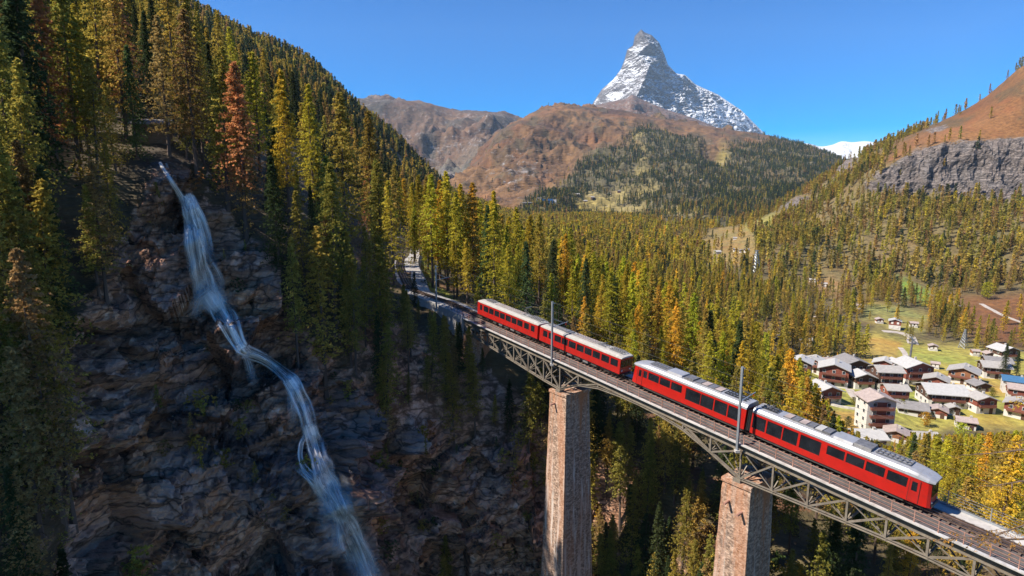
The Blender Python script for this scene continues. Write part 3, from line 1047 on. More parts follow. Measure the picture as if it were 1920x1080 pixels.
# ------------------------------------------------------------------ the pyramid peak
def peak():
    from mathutils.geometry import delaunay_2d_cdt
    outline = [(1202, 55, 8300), (1209, 61, 8320), (1222, 66, 8400), (1236, 80, 8450), (1246, 103, 8500), (1252, 121, 8560), (1268, 138, 8640), (1285, 141, 8720), (1305, 159, 8820),
               (1345, 177, 9000), (1390, 207, 9200), (1437, 254, 9400), (1480, 292, 9500), (1400, 330, 8200), (1250, 330, 7000), (1150, 320, 7000), (1080, 280, 7800),
               (1100, 222, 8450), (1113, 191, 8480), (1128, 168, 8450), (1150, 149, 8420), (1164, 130, 8390), (1171, 112, 8360), (1176, 93, 8350), (1187, 85, 8330), (1190, 68, 8320)]
    inner = [(1207, 70, 8230), (1215, 86, 8180), (1214, 128, 7960), (1203, 158, 7780), (1190, 185, 7560), (1182, 230, 7300), (1192, 105, 8220), (1182, 140, 8180), (1160, 172, 8140), (1145, 205, 8050),
             (1232, 110, 8330), (1240, 150, 8260), (1256, 190, 8080), (1232, 175, 7960), (1290, 175, 8480), (1292, 205, 8250), (1335, 222, 8500), (1240, 225, 7700), (1310, 250, 7950), (1385, 252, 8700), (1262, 160, 8350), (1320, 190, 8700)]
    pts = outline + inner
    vs, es, fs, *_ = delaunay_2d_cdt([Vector((a, b)) for a, b, _ in pts], [], [list(range(len(outline)))], 1, 1e-6)
    Yd = {(round(a), round(b)): y for a, b, y in pts}
    V = np.array([[v.x, v.y, Yd[(round(v.x), round(v.y))]] for v in vs])
    F = np.array([list(f) for f in fs])
    n_out = None
    for it in range(5):
        ekey, nv, nf = {}, list(map(tuple, V)), []

        def mid(a, b):
            k = (min(a, b), max(a, b))
            if k not in ekey:
                ekey[k] = len(nv)
                nv.append(tuple((V[a] + V[b]) / 2))
            return ekey[k]
        for a, b, c in F:
            ab, bc, ca = mid(a, b), mid(b, c), mid(c, a)
            nf += [(a, ab, ca), (ab, b, bc), (ca, bc, c), (ab, bc, ca)]
        V, F = np.array(nv), np.array(nf)
    W = at(V[:, 0], V[:, 1], V[:, 2])
    edge = poly_dist(V[:, 0], V[:, 1], [(a, b) for a, b, _ in outline] + [(1202, 55)])
    amp = (0.05 + 0.95 * smooth(0, 9, edge)) * (0.35 + 0.65 * smooth(60, 130, V[:, 1]))
    q = np.stack([W[:, 0] + 0.3 * W[:, 2], W[:, 1], W[:, 2]], -1)
    d = 75 * fbm(q * np.array([0.0022, 0.0022, 0.0030]), 4, 700, 0.55, True) + 42 * fbm(q * np.array([0.006, 0.006, 0.016]), 4, 710, 0.6, True) + 14 * fbm(q * 0.03, 3, 720)
    dirv = np.stack([0.15 + 0 * W[:, 0], -0.85 + 0 * W[:, 0], 0.35 + 0 * W[:, 0]], -1)
    W = W + dirv * (d * amp)[:, None]
    right = smooth(-10, 20, V[:, 0] - np.interp(V[:, 1], [57, 86, 128, 158, 185, 230, 330], [1207, 1215, 1214, 1203, 1190, 1182, 1170]))
    snow = 0.37 + 0.12 * right + 0.12 * smooth(60, 140, V[:, 1])
    snow = snow - 0.35 * smooth(82, 70, V[:, 1]) - 0.22 * (1 - right) * smooth(150, 185, V[:, 1])
    for a, b, r, k in ((1152, 187, 14, 0.6), (1375, 232, 30, 0.35), (1330, 235, 45, 0.3), (1265, 150, 16, 0.25), (1200, 82, 10, 0.35), (1180, 125, 14, 0.22)):
        snow = snow + k * np.exp(-((V[:, 0] - a) ** 2 + (1.6 * (V[:, 1] - b)) ** 2) / r ** 2)
    for a, b, r, k in ((1290, 165, 14, 0.3), (1320, 200, 16, 0.22), (1235, 185, 16, 0.25), (1250, 205, 14, 0.2), (1225, 75, 8, 0.2)):
        snow = snow - k * np.exp(-((V[:, 0] - a) ** 2 + (V[:, 1] - b) ** 2) / r ** 2)
    # the mountain's far side, hidden from here but solid
    nb = len(outline)
    no = [int(np.argmin((V[:, 0] - a) ** 2 + (V[:, 1] - b) ** 2)) for a, b, _ in outline]
    ring = np.argsort([0])
    cnt = {}
    for a, b, c in F:
        for e in ((a, b), (b, c), (c, a)):
            k = (min(e), max(e))
            cnt[k] = cnt.get(k, 0) + 1
    be = [k for k, n in cnt.items() if n == 1]
    bv = sorted({v for e in be for v in e})
    idx = {v: len(W) + i for i, v in enumerate(bv)}
    back = W[bv] + np.stack([0 * W[bv][:, 0], 900 + 0.5 * np.maximum(W[bv][:, 2], 0), -np.maximum(W[bv][:, 2], 0) * 0.9], -1)
    W = np.concatenate([W, back])
    snow = np.concatenate([snow, snow[bv]])
    F = F.tolist()
    for a, b in be:
        F += [(a, b, idx[b]), (a, idx[b], idx[a])]
    o = obj('pyramid_mountain', mesh_np('pyramid_mountain', W, F, M['alpine'], False, {'snow': snow}))
    tag(o, kind='structure')


peak()

# ------------------------------------------------------------------ railway: line, bridge, piers
RO = np.array([37.21, 48.0, -29.9])                      # near deck edge, beside the front of the train
RT = np.array([-0.6288, 0.7776, 0.0917])                 # along the line, uphill, per horizontal metre
RM = np.array([0.7776, 0.6288, 0.0])                     # across the line, away from the camera
RZ = np.array([0.0, 0.0, 1.0])
WC = 2.83                                                # track centre across the deck
RAIL_H = 0.55


def B(s, w, h):
    return Vector(RO + s * RT + w * RM + h * RZ)


def spline(pts, n):
    pts = np.array(pts, float)
    d = np.concatenate([[0], np.cumsum(np.linalg.norm(np.diff(pts, axis=0), axis=1))])
    return pchip(d, pts, np.linspace(0, d[-1], n))


curve_px = [(775, 541, 118.5), (757, 516, 128), (750, 492, 142), (757, 474, 160), (768, 458, 180), (772, 443, 204), (768, 432, 230)]
line_pts = [tuple(B(s, WC, RAIL_H)) for s in (-14, 10, 40, 70, 78, 83)] + [tuple(at(a, b, c)) for a, b, c in curve_px]
LINE = spline(line_pts, 420)
# keep the straight exactly straight
for i, p in enumerate(LINE):
    s = float(np.dot(p[:2] - RO[:2], RT[:2]))
    if s < 80:
        LINE[i] = np.array(B(s, WC, RAIL_H))
LT = np.gradient(LINE, axis=0)
LT /= np.linalg.norm(LT[:, :2], axis=1, keepdims=True)
LS = np.stack([LT[:, 1], -LT[:, 0], 0 * LT[:, 0]], 1)      # to the far / right-hand side
LEN = np.concatenate([[0], np.cumsum(np.linalg.norm(np.diff(LINE, axis=0), axis=1))])


def on_line(d):
    return (np.array([np.interp(d, LEN, LINE[:, k]) for k in range(3)]), np.array([np.interp(d, LEN, LS[:, k]) for k in range(3)]), np.array([np.interp(d, LEN, LT[:, k]) for k in range(3)]))


track = empty('railway_track', tuple(RO))
tag(track, kind='structure')
o0 = RO
for off in (-0.5, 0.5):
    mb = MB()
    secs = []
    for i in range(0, len(LINE), 2):
        p, s_ = LINE[i] - o0, LS[i]
        c = p + s_ * off
        secs.append([Vector(c + s_ * a + RZ * b) for a, b in ((-0.035, 0), (0.035, 0), (0.02, -0.14), (0.07, -0.16), (-0.07, -0.16), (-0.02, -0.14))])
    mb.loft(secs).build('rail', M['railhead'], track)
mb = MB()
secs = []
for i in range(0, len(LINE), 2):
    c = LINE[i] - o0
    secs.append([Vector(c + LS[i] * a + RZ * b) for a, b in ((-0.05, 0.02), (0.05, 0.02), (0.05, -0.15), (-0.05, -0.15))])
mb.loft(secs).build('rack_rail', M['railhead'], track)
sl = MB().box((0, 0, 0), (2.0, 0.22, 0.14)).mesh('sleeper', M['sleeper'])
d = 0.3
while d < LEN[-1] - 0.5:
    p, s_, t_ = on_line(d)
    o = obj('sleeper', sl, track, Vector(p - o0 - RZ * 0.24))
    o.rotation_euler = (0, 0, math.atan2(s_[1], s_[0]))
    d += 0.72

# trackbed beyond the bridge: ballast bank, path and retaining edge
i0 = int(np.argmax(LEN > 88))
bal = MB()
secs = []
for i in range(i0, len(LINE), 2):
    c = LINE[i] - o0
    far = smooth(i0, i0 + 60, i)
    wr = 2.2 + 2.2 * far
    secs.append([Vector(c + LS[i] * a + RZ * b) for a, b in ((-1.7, -0.30), (1.6, -0.30), (wr, -0.42), (wr + 0.6, -1.3), (wr, -3.5), (-2.0, -3.5), (-2.6, -1.2))])
bal.loft(secs)
tag(bal.build('ballast_bed', M['ballast'], None, Vector(o0)), kind='structure')
wall = MB()
secs = []
for i in range(i0, i0 + 90, 2):
    c = LINE[i] - o0
    secs.append([Vector(c + LS[i] * a + RZ * b) for a, b in ((-2.9, -0.2), (-2.45, -0.2), (-2.45, -4.5), (-3.1, -4.5))])
wall.loft(secs)
tag(wall.build('retaining_wall', M['concrete'], None, Vector(o0)), 'pale concrete retaining wall along the curved track past the bridge', 'wall')

# ---- truss bridge
bridge = empty('railway_bridge', tuple(RO))
tag(bridge, 'long grey steel truss bridge carrying the red train over the gorge', 'bridge')


def Bl(s, w, h):
    return B(s, w, h) - Vector(RO)


S0, S1 = -14.0, 76.0
up = Vector((0, 0, 1))
MB().add([Bl(s, w, h) for s in (S0, S1) for w, h in ((-0.08, -0.14), (0.30, -0.14), (0.30, 0), (-0.08, 0))], [(0, 1, 2, 3), (4, 7, 6, 5), (0, 4, 5, 1), (1, 5, 6, 2), (2, 6, 7, 3), (3, 7, 4, 0)]).build('edge_beam', M['ledge'], bridge)
for w in (0.55, 5.05):
    MB().ibar(Bl(S0, w, -0.60), Bl(S1, w, -0.60), 0.34, 0.90, 0.06).build('top_girder', M['truss'], bridge)
MB().add([Bl(s, w, h) for s in (S0, S1) for w, h in ((0.30, -0.16), (1.55, -0.16), (1.55, -0.06), (0.30, -0.06))], [(0, 1, 2, 3), (4, 7, 6, 5), (0, 4, 5, 1), (1, 5, 6, 2), (2, 6, 7, 3), (3, 7, 4, 0)]).build('walkway', M['deck'], bridge)
MB().add([Bl(s, w, h) for s in (S0, S1) for w, h in ((1.56, -0.14), (4.1, -0.14), (4.1, 0.20), (1.56, 0.20))], [(0, 1, 2, 3), (4, 7, 6, 5), (0, 4, 5, 1), (1, 5, 6, 2), (2, 6, 7, 3), (3, 7, 4, 0)]).build('track_deck', M['deck'], bridge)
MB().add([Bl(s, w, h) for s in (S0, S1) for w, h in ((4.11, -0.14), (5.6, -0.14), (5.6, 0.24), (4.11, 0.24))], [(0, 1, 2, 3), (4, 7, 6, 5), (0, 4, 5, 1), (1, 5, 6, 2), (2, 6, 7, 3), (3, 7, 4, 0)]).build('far_walkway', M['concrete'], bridge)
DS = [-14, -4, 0, 4.5, 9.6, 14, 18.4, 20.5, 22.6, 25.2, 28, 33, 38, 41, 43.5, 46, 48.2, 52, 62, 71.5, 76]
DD = [3.1, 2.95, 2.95, 3.15, 3.6, 4.0, 4.4, 3.6, 2.8, 1.95, 1.35, 1.12, 1.25, 1.6, 2.15, 3.2, 4.55, 4.35, 3.5, 2.75, 2.7]


def depth(s):
    return float(np.interp(s, DS, DD))


nodes = [-13.2, -9.9, -6.6, -3.3, 0.1, 3.5, 7.0, 10.8, 14.6, 18.4, 22.3, 26.2, 30.0, 33.3, 36.6, 40.4, 44.3, 48.2, 51.9, 55.6, 59.3, 63.0, 66.7, 70.4, 74.0]
for pi, w in enumerate((0.55, 5.05)):
    for k, s in enumerate(nodes):
        dp = depth(s)
        if dp > 1.5:
            MB().ibar(Bl(s, w, -1.0), Bl(s, w, -dp + 0.05), 0.20, 0.22, 0.03, Vector(RM)).build('post', M['truss'], bridge)
        if k + 1 < len(nodes):
            s2 = nodes[k + 1]
            d2 = depth(s2)
            MB().ibar(Bl(s, w, -dp), Bl(s2, w, -d2), 0.30, 0.30, 0.04).build('bottom_chord', M['truss'], bridge)
            if max(dp, d2) > 1.9:
                if s >= 48 or (22 < s < 33):
                    a, b_ = (s, -dp), (s2, -1.0)
                    if s >= 48:
                        a, b_ = (s2, -1.0), (s, -dp)
                else:
                    a, b_ = (s2, -d2), (s, -1.0)
                MB().ibar(Bl(a[0], w, a[1]), Bl(b_[0], w, b_[1]), 0.18, 0.20, 0.03, Vector(RM)).build('diagonal', M['truss'], bridge)
                if s >= 48:
                    MB().bar(Bl(s2, w + 0.1, -d2 + 0.1), Bl(s, w + 0.1, -1.0), 0.10, 0.10, Vector(RM)).build('tie_bar', M['truss'], bridge)
                    sm = (s + s2) / 2
                    MB().ibar(Bl(sm, w, -1.0), Bl(sm, w, -depth(sm) + 0.05), 0.14, 0.14, 0.02, Vector(RM)).build('post', M['truss'], bridge)
                else:
                    MB().bar(Bl(b_[0], w + 0.1, -depth(b_[0]) + 0.1), Bl(a[0], w + 0.1, -1.0), 0.09, 0.09, Vector(RM)).build('tie_bar', M['truss'], bridge)
for k, s in enumerate(nodes):
    dp = depth(s)
    MB().ibar(Bl(s, 0.7, -0.75), Bl(s, 4.9, -0.75), 0.2, 0.5, 0.03).build('cross_beam', M['truss'], bridge)
    if dp > 1.5:
        MB().bar(Bl(s, 0.6, -dp), Bl(s, 5.0, -dp), 0.16, 0.16).build('cross_strut', M['truss'], bridge)
        MB().bar(Bl(s, 0.6, -dp + 0.1), Bl(s, 5.0, -1.05), 0.10, 0.10, Vector(RT)).build('sway_brace', M['truss'], bridge)
        MB().bar(Bl(s, 0.6, -1.05), Bl(s, 5.0, -dp + 0.1), 0.10, 0.10, Vector(RT)).build('sway_brace', M['truss'], bridge)
    if k + 1 < len(nodes):
        s2 = nodes[k + 1]
        MB().bar(Bl(s, 0.6, -dp), Bl(s2, 5.0, -depth(s2)), 0.10, 0.10).build('wind_brace', M['truss'], bridge)
# near railing: rusty posts and three rails
rl = empty('railing', (0, 0, 0), None, bridge)
s = S0 + 0.4
while s < 78:
    MB().bar(Bl(s, 0.18, -0.05), Bl(s, 0.18, 1.08), 0.07, 0.07, Vector(RT)).build('railing_post', M['rail_rust'], rl)
    s += 1.86
for h in (0.38, 0.74, 1.10):
    MB().bar(Bl(S0, 0.18, h), Bl(79, 0.18, h), 0.035, 0.035 if h < 1 else 0.06).build('handrail', M['rail_rust'], rl)
fr = empty('far_railing', (0, 0, 0), None, bridge)
s = S0 + 1.0
while s < 78:
    MB().bar(Bl(s, 5.5, 0.2), Bl(s, 5.5, 1.75), 0.07, 0.07, Vector(RT)).build('railing_post', M['steel'], fr)
    s += 3.3
for h in (0.55, 0.85, 1.15, 1.45, 1.7):
    MB().bar(Bl(S0, 5.5, h), Bl(79, 5.5, h), 0.022, 0.022).build('wire', M['steel'], fr)
MB().bar(Bl(S0, 5.5, 0.35), Bl(79, 5.5, 0.35), 0.05, 0.22).build('kick_board', M['steel'], fr)


# ---- stone piers
def rough_block(sec0, sec1, nu, nv, amp, seed, cap=True):
    """tapered masonry shaft between two rectangles (lists of 4 corners), with uneven courses"""
    vs, fs = [], []
    ring = 4 * nu
    for j in range(nv + 1):
        t = j / nv
        cs = [sec0[k].lerp(sec1[k], t) for k in range(4)]
        cen = sum(cs, Vector()) / 4
        for k in range(4):
            for i in range(nu):
                p = cs[k].lerp(cs[(k + 1) % 4], i / nu)
                vs.append((p, (p - cen).normalized()))
    P = np.array([v[0] for v in vs])
    n = np.array([v[1] for v in vs])
    dsp = amp * (fbm(P * 0.9, 3, seed) + 0.5 * fbm(P * np.array([2.5, 2.5, 4.5]), 2, seed + 7))
    P = P + n * dsp[:, None] * np.array([1, 1, 0])
    for j in range(nv):
        for i in range(ring):
            a, b = j * ring + i, j * ring + (i + 1) % ring
            fs.append((a, b, b + ring, a + ring))
    mb = MB()
    mb.add(P, fs + [tuple(range(ring)), tuple(range(nv * ring + ring - 1, nv * ring - 1, -1))])
    return mb


def pier(s, top_depth, hs, hw, bottom, label, pipes):
    top = B(s, WC, -top_depth)
    r = empty('bridge_pier', tuple(top))
    tag(r, label, 'bridge pier')
    t2 = Vector((RT[0], RT[1], 0)).normalized()
    m2 = Vector(RM)

    def rect(a, b, z):
        return [t2 * (x * a) + m2 * (y * b) + Vector((0, 0, z)) for x, y in ((-1, -1), (1, -1), (1, 1), (-1, 1))]
    g = 1 + 0.0115 * -bottom
    rough_block(rect(hs * g, hw * g, bottom), rect(hs, hw, -0.45), 7, 60, 0.10, 900 + int(s)).build('shaft', M['masonry'], r)
    rough_block(rect(hs + 0.14, hw + 0.14, -0.449), rect(hs + 0.12, hw + 0.12, 0), 7, 3, 0.04, 950 + int(s)).build('cap', M['masonry'], r)
    for w in (0.55 - WC, 5.05 - WC):
        MB().box((0, 0, 0), (0.9, 0.7, 0.36), Matrix.Rotation(math.atan2(t2.y, t2.x), 3, 'Z')).build('bearing', M['truss'], r, tuple(m2 * w + Vector((0, 0, 0.19))))
    for (a, z) in pipes:
        p = t2 * a - m2 * (hw - 0.05) + Vector((0, 0, z))
        MB().tube([p, p - m2 * 1.15 + Vector((0, 0, -0.05))], 0.16, 10).build('drain_pipe', M['rail_rust'], r)
    return r


pier(18.6, 4.85, 1.75, 2.55, -40, 'streaked stone bridge pier with two short pipes under the front half of the train', [(0.75, -2.6), (-0.9, -3.3)])
pier(48.4, 5.0, 1.8, 2.5, -46, 'tall rust streaked stone bridge pier nearer to the waterfall', [(0.6, -2.0)])
ab = empty('bridge_abutment', tuple(B(73.5, WC, -2.9)))
tag(ab, 'pale stone abutment under the far end of the bridge', 'abutment')
t2 = Vector((RT[0], RT[1], 0)).normalized()
m2 = Vector(RM)


def arect(a0, a1, b, z):
    return [t2 * x + m2 * y + Vector((0, 0, z)) for x, y in ((a0, -b), (a1, -b), (a1, b), (a0, b))]


rough_block(arect(-2.0, 8.0, 3.1, -20), arect(-1.4, 8.0, 2.6, 0), 8, 30, 0.12, 980).build('wall_block', M['masonry'], ab)
rough_block(arect(0.6, 8.0, 2.75, 0.004), arect(0.6, 8.0, 2.6, 2.2), 8, 6, 0.08, 985).build('upper_block', M['masonry'], ab)


# ---- overhead line masts
def mast(p, side, height, label, arm=3.2, arm_h=5.3, size=0.24):
    r = empty('catenary_mast', tuple(p))
    tag(r, label, 'mast', 'masts of the overhead line')
    MB().ibar((0, 0, -0.6), (0, 0, height), size, size, 0.05, side).build('post', M['steel'], r)
    MB().box((0, 0, -0.55), (0.5, 0.5, 0.3)).build('foot', M['concrete'], r)
    e = side * arm
    MB().tube([(0, 0, arm_h), e + Vector((0, 0, arm_h + 0.35))], 0.05, 6).build('arm', M['steel'], r)
    MB().tube([(0, 0, arm_h + 1.3), e * 0.75 + Vector((0, 0, arm_h + 0.28))], 0.03, 5).build('stay', M['steel'], r)
    MB().tube([e * 0.9 + Vector((0, 0, arm_h + 0.3)), e * 0.9 + Vector((0, 0, arm_h - 0.1))], 0.06, 6).build('insulator', M['red_old'], r)
    MB().bar(Vector((0, 0, height - 0.3)), side * 0.6 + Vector((0, 0, height - 0.3)), 0.07, 0.07).build('top_bracket', M['steel'], r)
    return r


mast(B(18.46, -0.35, -0.25), Vector(RM), 9.3, 'grey steel mast on the bridge edge beside the front half of the train')
mast(B(49.15, -0.35, -0.25), Vector(RM), 9.2, 'grey steel mast on the bridge edge above the taller pier')
mast(B(81.8, -0.5, 0.0), Vector(RM), 8.2, 'grey steel mast where the bridge meets the slope')
for dd, lb in ((116, 'thin grey mast at the start of the track curve past the bridge'), (140, 'thin grey mast inside the curve of the track'), (166, 'thin grey mast far up the curved track')):
    p, s_, t_ = on_line(dd + 0.0)
    mast(Vector(p - s_ * 2.4 - RZ * 0.3), Vector(s_), 7.4, lb, 2.6, 5.2, 0.2)
wires = empty('overhead_wire', tuple(RO))
tag(wires, 'thin overhead contact wires strung above the railway track', 'wire')
for hh, off in ((5.15, 0.0), (6.3, 0.0)):
    pts = []
    for i in range(0, len(LINE), 6):
        sag = 0
        pts.append(LINE[i] - o0 + RZ * (hh - RAIL_H) + LS[i] * off)
    MB().tube(pts, 0.011, 4).build('contact_wire', M['black'], wires)
pts = [Bl(s, 0.2, 8.7) for s in (-14, 18.46)] + [Bl(s, 0.2, 8.6) for s in (49.15, 81.8)]
MB().tube(pts, 0.011, 4).build('feeder_wire', M['black'], wires)

# ------------------------------------------------------------------ train
Tn = Vector(RT).normalized()
Yn = -Vector(RM)
Zn = Tn.cross(Yn).normalized()
CAR_ROT = Matrix((Tn, Yn, Zn)).transposed().to_euler()


def side_wall(mb, x0, x1, z0, z1, y, wins, th=0.06):
    """flat side with window openings cut out; wins = [(a, b, c, d)] sorted by x"""
    s = 1 if y > 0 else -1

    def q(a, b, c, d, yy=y):
        pts = [(a, yy, c), (b, yy, c), (b, yy, d), (a, yy, d)]
        mb.add(pts if s < 0 else pts[::-1], [(0, 1, 2, 3)])
    x = x0
    for a, b, c, d in wins:
        q(x, a, z0, z1)
        q(a, b, z0, c)
        q(a, b, d, z1)
        yi = y - s * th
        mb.add([(a, y, c), (b, y, c), (b, yi, c), (a, yi, c)], [(0, 1, 2, 3)])
        mb.add([(a, y, d), (b, y, d), (b, yi, d), (a, yi, d)], [(3, 2, 1, 0)])
        mb.add([(a, y, c), (a, y, d), (a, yi, d), (a, yi, c)], [(0, 1, 2, 3)])
        mb.add([(b, y, c), (b, y, d), (b, yi, d), (b, yi, c)], [(3, 2, 1, 0)])
        x = b
    q(x, x1, z0, z1)


def bogie(root, x):
    mb = MB()
    mb.box((x, 0, 0.42), (2.3, 1.9, 0.22))
    for dx in (-0.95, 0.95):
        mb.tube([(x + dx, -0.62, 0.33), (x + dx, 0.62, 0.33)], 0.33, 12)
    for sy in (-0.85, 0.85):
        mb.box((x, sy, 0.36), (1.0, 0.2, 0.3))
    mb.build('bogie', M['underframe'], root)


def pantograph(root, x, z, raised, flip=1):
    mb = MB()
    for sy in (-0.45, 0.45):
        mb.bar((x - 0.7, sy, z + 0.12), (x + 0.7, sy, z + 0.12), 0.06, 0.06)
        mb.bar((x - 0.7, sy, z), (x - 0.7, sy, z + 0.12), 0.06, 0.06)
        mb.bar((x + 0.7, sy, z), (x + 0.7, sy, z + 0.12), 0.06, 0.06)
    for sx in (-0.7, 0.7):
        mb.bar((x + sx, -0.45, z + 0.12), (x + sx, 0.45, z + 0.12), 0.06, 0.06)
    top = z + (1.5 if raised else 0.35)
    kx = x + flip * (0.9 if raised else 1.1)
    mid = z + (0.75 if raised else 0.25)
    for sy in (-0.25, 0.25):
        mb.tube([(x - flip * 0.5, sy, z + 0.15), (kx, sy * 0.5, mid)], 0.03, 5)
        mb.tube([(kx, sy * 0.5, mid), (x - flip * 0.1, sy, top)], 0.025, 5)
    for dx in (-0.12, 0.12):
        mb.bar((x - flip * 0.1 + dx, -0.7, top), (x - flip * 0.1 + dx, 0.7, top), 0.05, 0.05)
    mb.build('pantograph', M['gear_grey'], root)


def roof_loft(root, secs, mat, name='roof'):
    mb = MB()
    mb.loft(secs)
    mb.build(name, mat, root)


def modern_car(s_front, L, flip, label, smalls, larges, extras):
    """x runs from the cab nose to the coupled end; flip = the nose points uphill"""
    hw, zb, zg = 1.33, 0.52, 2.98
    if not flip:
        r = empty('railway_carriage', tuple(B(s_front, WC, RAIL_H)), CAR_ROT)
    else:
        rot = (Matrix((Tn, Yn, Zn)).transposed() @ Matrix.Rotation(math.pi, 3, 'Z')).to_euler()
        r = empty('railway_carriage', tuple(B(s_front, WC, RAIL_H)), rot)
    tag(r, label, 'train carriage', 'carriages of the red train')
    near = -1 if flip else 1
    wins = sorted([(a, b, 1.72, 2.70) for a, b in smalls] + [(a, b, 1.18, 2.70) for a, b in larges])
    xs = 2.0
    mb = MB()
    for y in (hw, -hw):
        side_wall(mb, xs, L, zb, zg, y, wins)
    mb.add([(L, -hw, zb), (L, hw, zb), (L, hw, zg), (L, -hw, zg)], [(0, 1, 2, 3)])
    mb.add([(xs, -hw, zb), (xs, hw, zb), (L, hw, zb), (L, -hw, zb)], [(0, 1, 2, 3)])
    # tapered cab, leaning back towards the roof
    nose = [(2.0, 1.33, 0.0), (0.9, 1.29, 0.0), (0.36, 1.20, 0.0), (0.12, 0.98, 0.0)]
    for (xa, ya, _), (xb, yb, _) in zip(nose[:-1], nose[1:]):
        for sgn in (1, -1):
            lean = 0.28
            p = [(xa, sgn * ya, zb), (xb, sgn * yb, zb), (xb + lean * (2 - xb) / 2, sgn * yb * 0.97, zg), (xa + lean * (2 - xa) / 2, sgn * ya * 0.97 if xa < 2 else sgn * ya, zg)]
            mb.add(p, [(0, 1, 2, 3)] if sgn < 0 else [(3, 2, 1, 0)])
    mb.add([(0.12, -0.98, zb), (0.12, 0.98, zb), (0.12 + 0.263, 0.951, zg), (0.12 + 0.263, -0.951, zg)], [(3, 2, 1, 0)])
    mb.box((1.0, 0, zb + 0.02), (1.9, 1.9, 0.04))
    body = mb.build('body', M['red'], r)
    # windows
    for a, b, c, d in wins:
        for sgn in (near, -near):
            g = MB().box(((a + b) / 2, sgn * (hw - 0.055), (c + d) / 2), (b - a - 0.004, 0.02, d - c - 0.004))
            g.build('window_pane', M['glass'], r)
    # cab door, side glass, windscreen, lights
    for sgn in (near, -near):
        dr = MB()
        pa, pb = Vector((1.95, sgn * 1.345, 0)), Vector((1.05, sgn * 1.312, 0))
        for z in (0,):
            dr.add([pa + Vector((0, sgn * 0.012, 0.62)), pb + Vector((0, sgn * 0.012, 0.62)), pb + Vector((0.12, sgn * 0.0, 2.82)), pa + Vector((0.01, sgn * 0.008, 2.82))], [(0, 1, 2, 3), (3, 2, 1, 0)])
        do = dr.build('cab_door', M['red_old'], r)
        for q_ in (pa, pb):
            MB().bar(q_ + Vector((0, sgn * 0.006, 0.62)), q_ + Vector((0.02 if q_ is pa else 0.10, sgn * 0.004, 2.80)), 0.035, 0.035, (1, 0, 0)).build('door_seam', M['black'], do)
        wa, wb = pa.lerp(pb, 0.22), pa.lerp(pb, 0.78)
        MB().add([wa + Vector((0.02, sgn * 0.02, 1.7)), wb + Vector((0.06, sgn * 0.02, 1.7)), wb + Vector((0.11, sgn * 0.012, 2.6)), wa + Vector((0.04, sgn * 0.015, 2.6))], [(0, 1, 2, 3), (3, 2, 1, 0)]).build('door_window', M['glass'], do)
        hl = MB().tube([(0.30, sgn * 0.74, 0.98), (0.10, sgn * 0.74, 0.98)], 0.11, 10)
        hl.build('headlight', M['frame_white'], r)
    MB().add([(0.20, -0.92, 1.55), (0.20, 0.92, 1.55), (0.345, 0.88, 2.85), (0.345, -0.88, 2.85)], [(3, 2, 1, 0), (0, 1, 2, 3)]).build('windscreen', M['glass'], r)
    MB().box((0.25, 0, 0.70), (0.5, 1.7, 0.28)).build('bumper', M['black'], r)
    # silver roof with a falling visor over the cab
    def sec(x, w, zt, zgut):
        pts = [(-w, zgut), (-w * 0.97, zgut + (zt - zgut) * 0.45), (-w * 0.82, zgut + (zt - zgut) * 0.85), (-w * 0.55, zt), (w * 0.55, zt), (w * 0.82, zgut + (zt - zgut) * 0.85), (w * 0.97, zgut + (zt - zgut) * 0.45), (w, zgut)]
        return [Vector((x, y, z)) for y, z in pts]
    secs = [sec(0.14, 1.00, 3.10, 2.92), sec(0.62, 1.26, 3.26, 2.94), sec(1.5, 1.34, 3.46, 2.965), sec(2.3, 1.36, 3.56, 2.985), sec(2.301, 1.36, 3.56, 2.985), sec(L, 1.36, 3.56, 2.985)]
    roof_loft(r, secs, M['roof_silver'])
    MB().box(((L + 2) / 2, 0, 0.36), (L - 2.4, 2.35, 0.30)).build('underframe', M['underframe'], r)
    bogie(r, 3.6)
    bogie(r, L - 3.2)
    for kind, a, b, w, hgt, mat in extras:
        if kind == 'pantograph':
            pantograph(r, a, 3.56, b, -1 if flip else 1)
        elif kind == 'rack':
            mb = MB()
            x = a
            while x < b:
                mb.bar((x, -w, 3.66), (x, w, 3.66), 0.07, 0.07)
                x += 0.42
            for sy in (-w, 0, w):
                mb.bar((a, sy, 3.70), (b, sy, 3.70), 0.06, 0.10)
            mb.build('resistor_rack', M[mat], r)
        elif kind == 'panels':
            n = int((b - a) / 0.75)
            for k in range(n):
                x = a + (k + 0.5) * (b - a) / n
                MB().box((x, 0, 3.60 + hgt / 2), ((b - a) / n - 0.12, 2 * w, hgt)).build('roof_panel', M[mat if k % 2 else 'gear_grey'], r)
            for sy in (-w - 0.1, w + 0.1):
                MB().bar((a, sy, 3.62), (b, sy, 3.62), 0.08, 0.12).build('roof_rail', M['gear_grey'], r)
        else:
            MB().loft([[Vector((x, y, z)) for y, z in ((-w, 3.5), (-w + 0.12, 3.56 + hgt), (w - 0.12, 3.56 + hgt), (w, 3.5))] for x in (a, b)]).build('roof_box', M[mat], r)
    return r


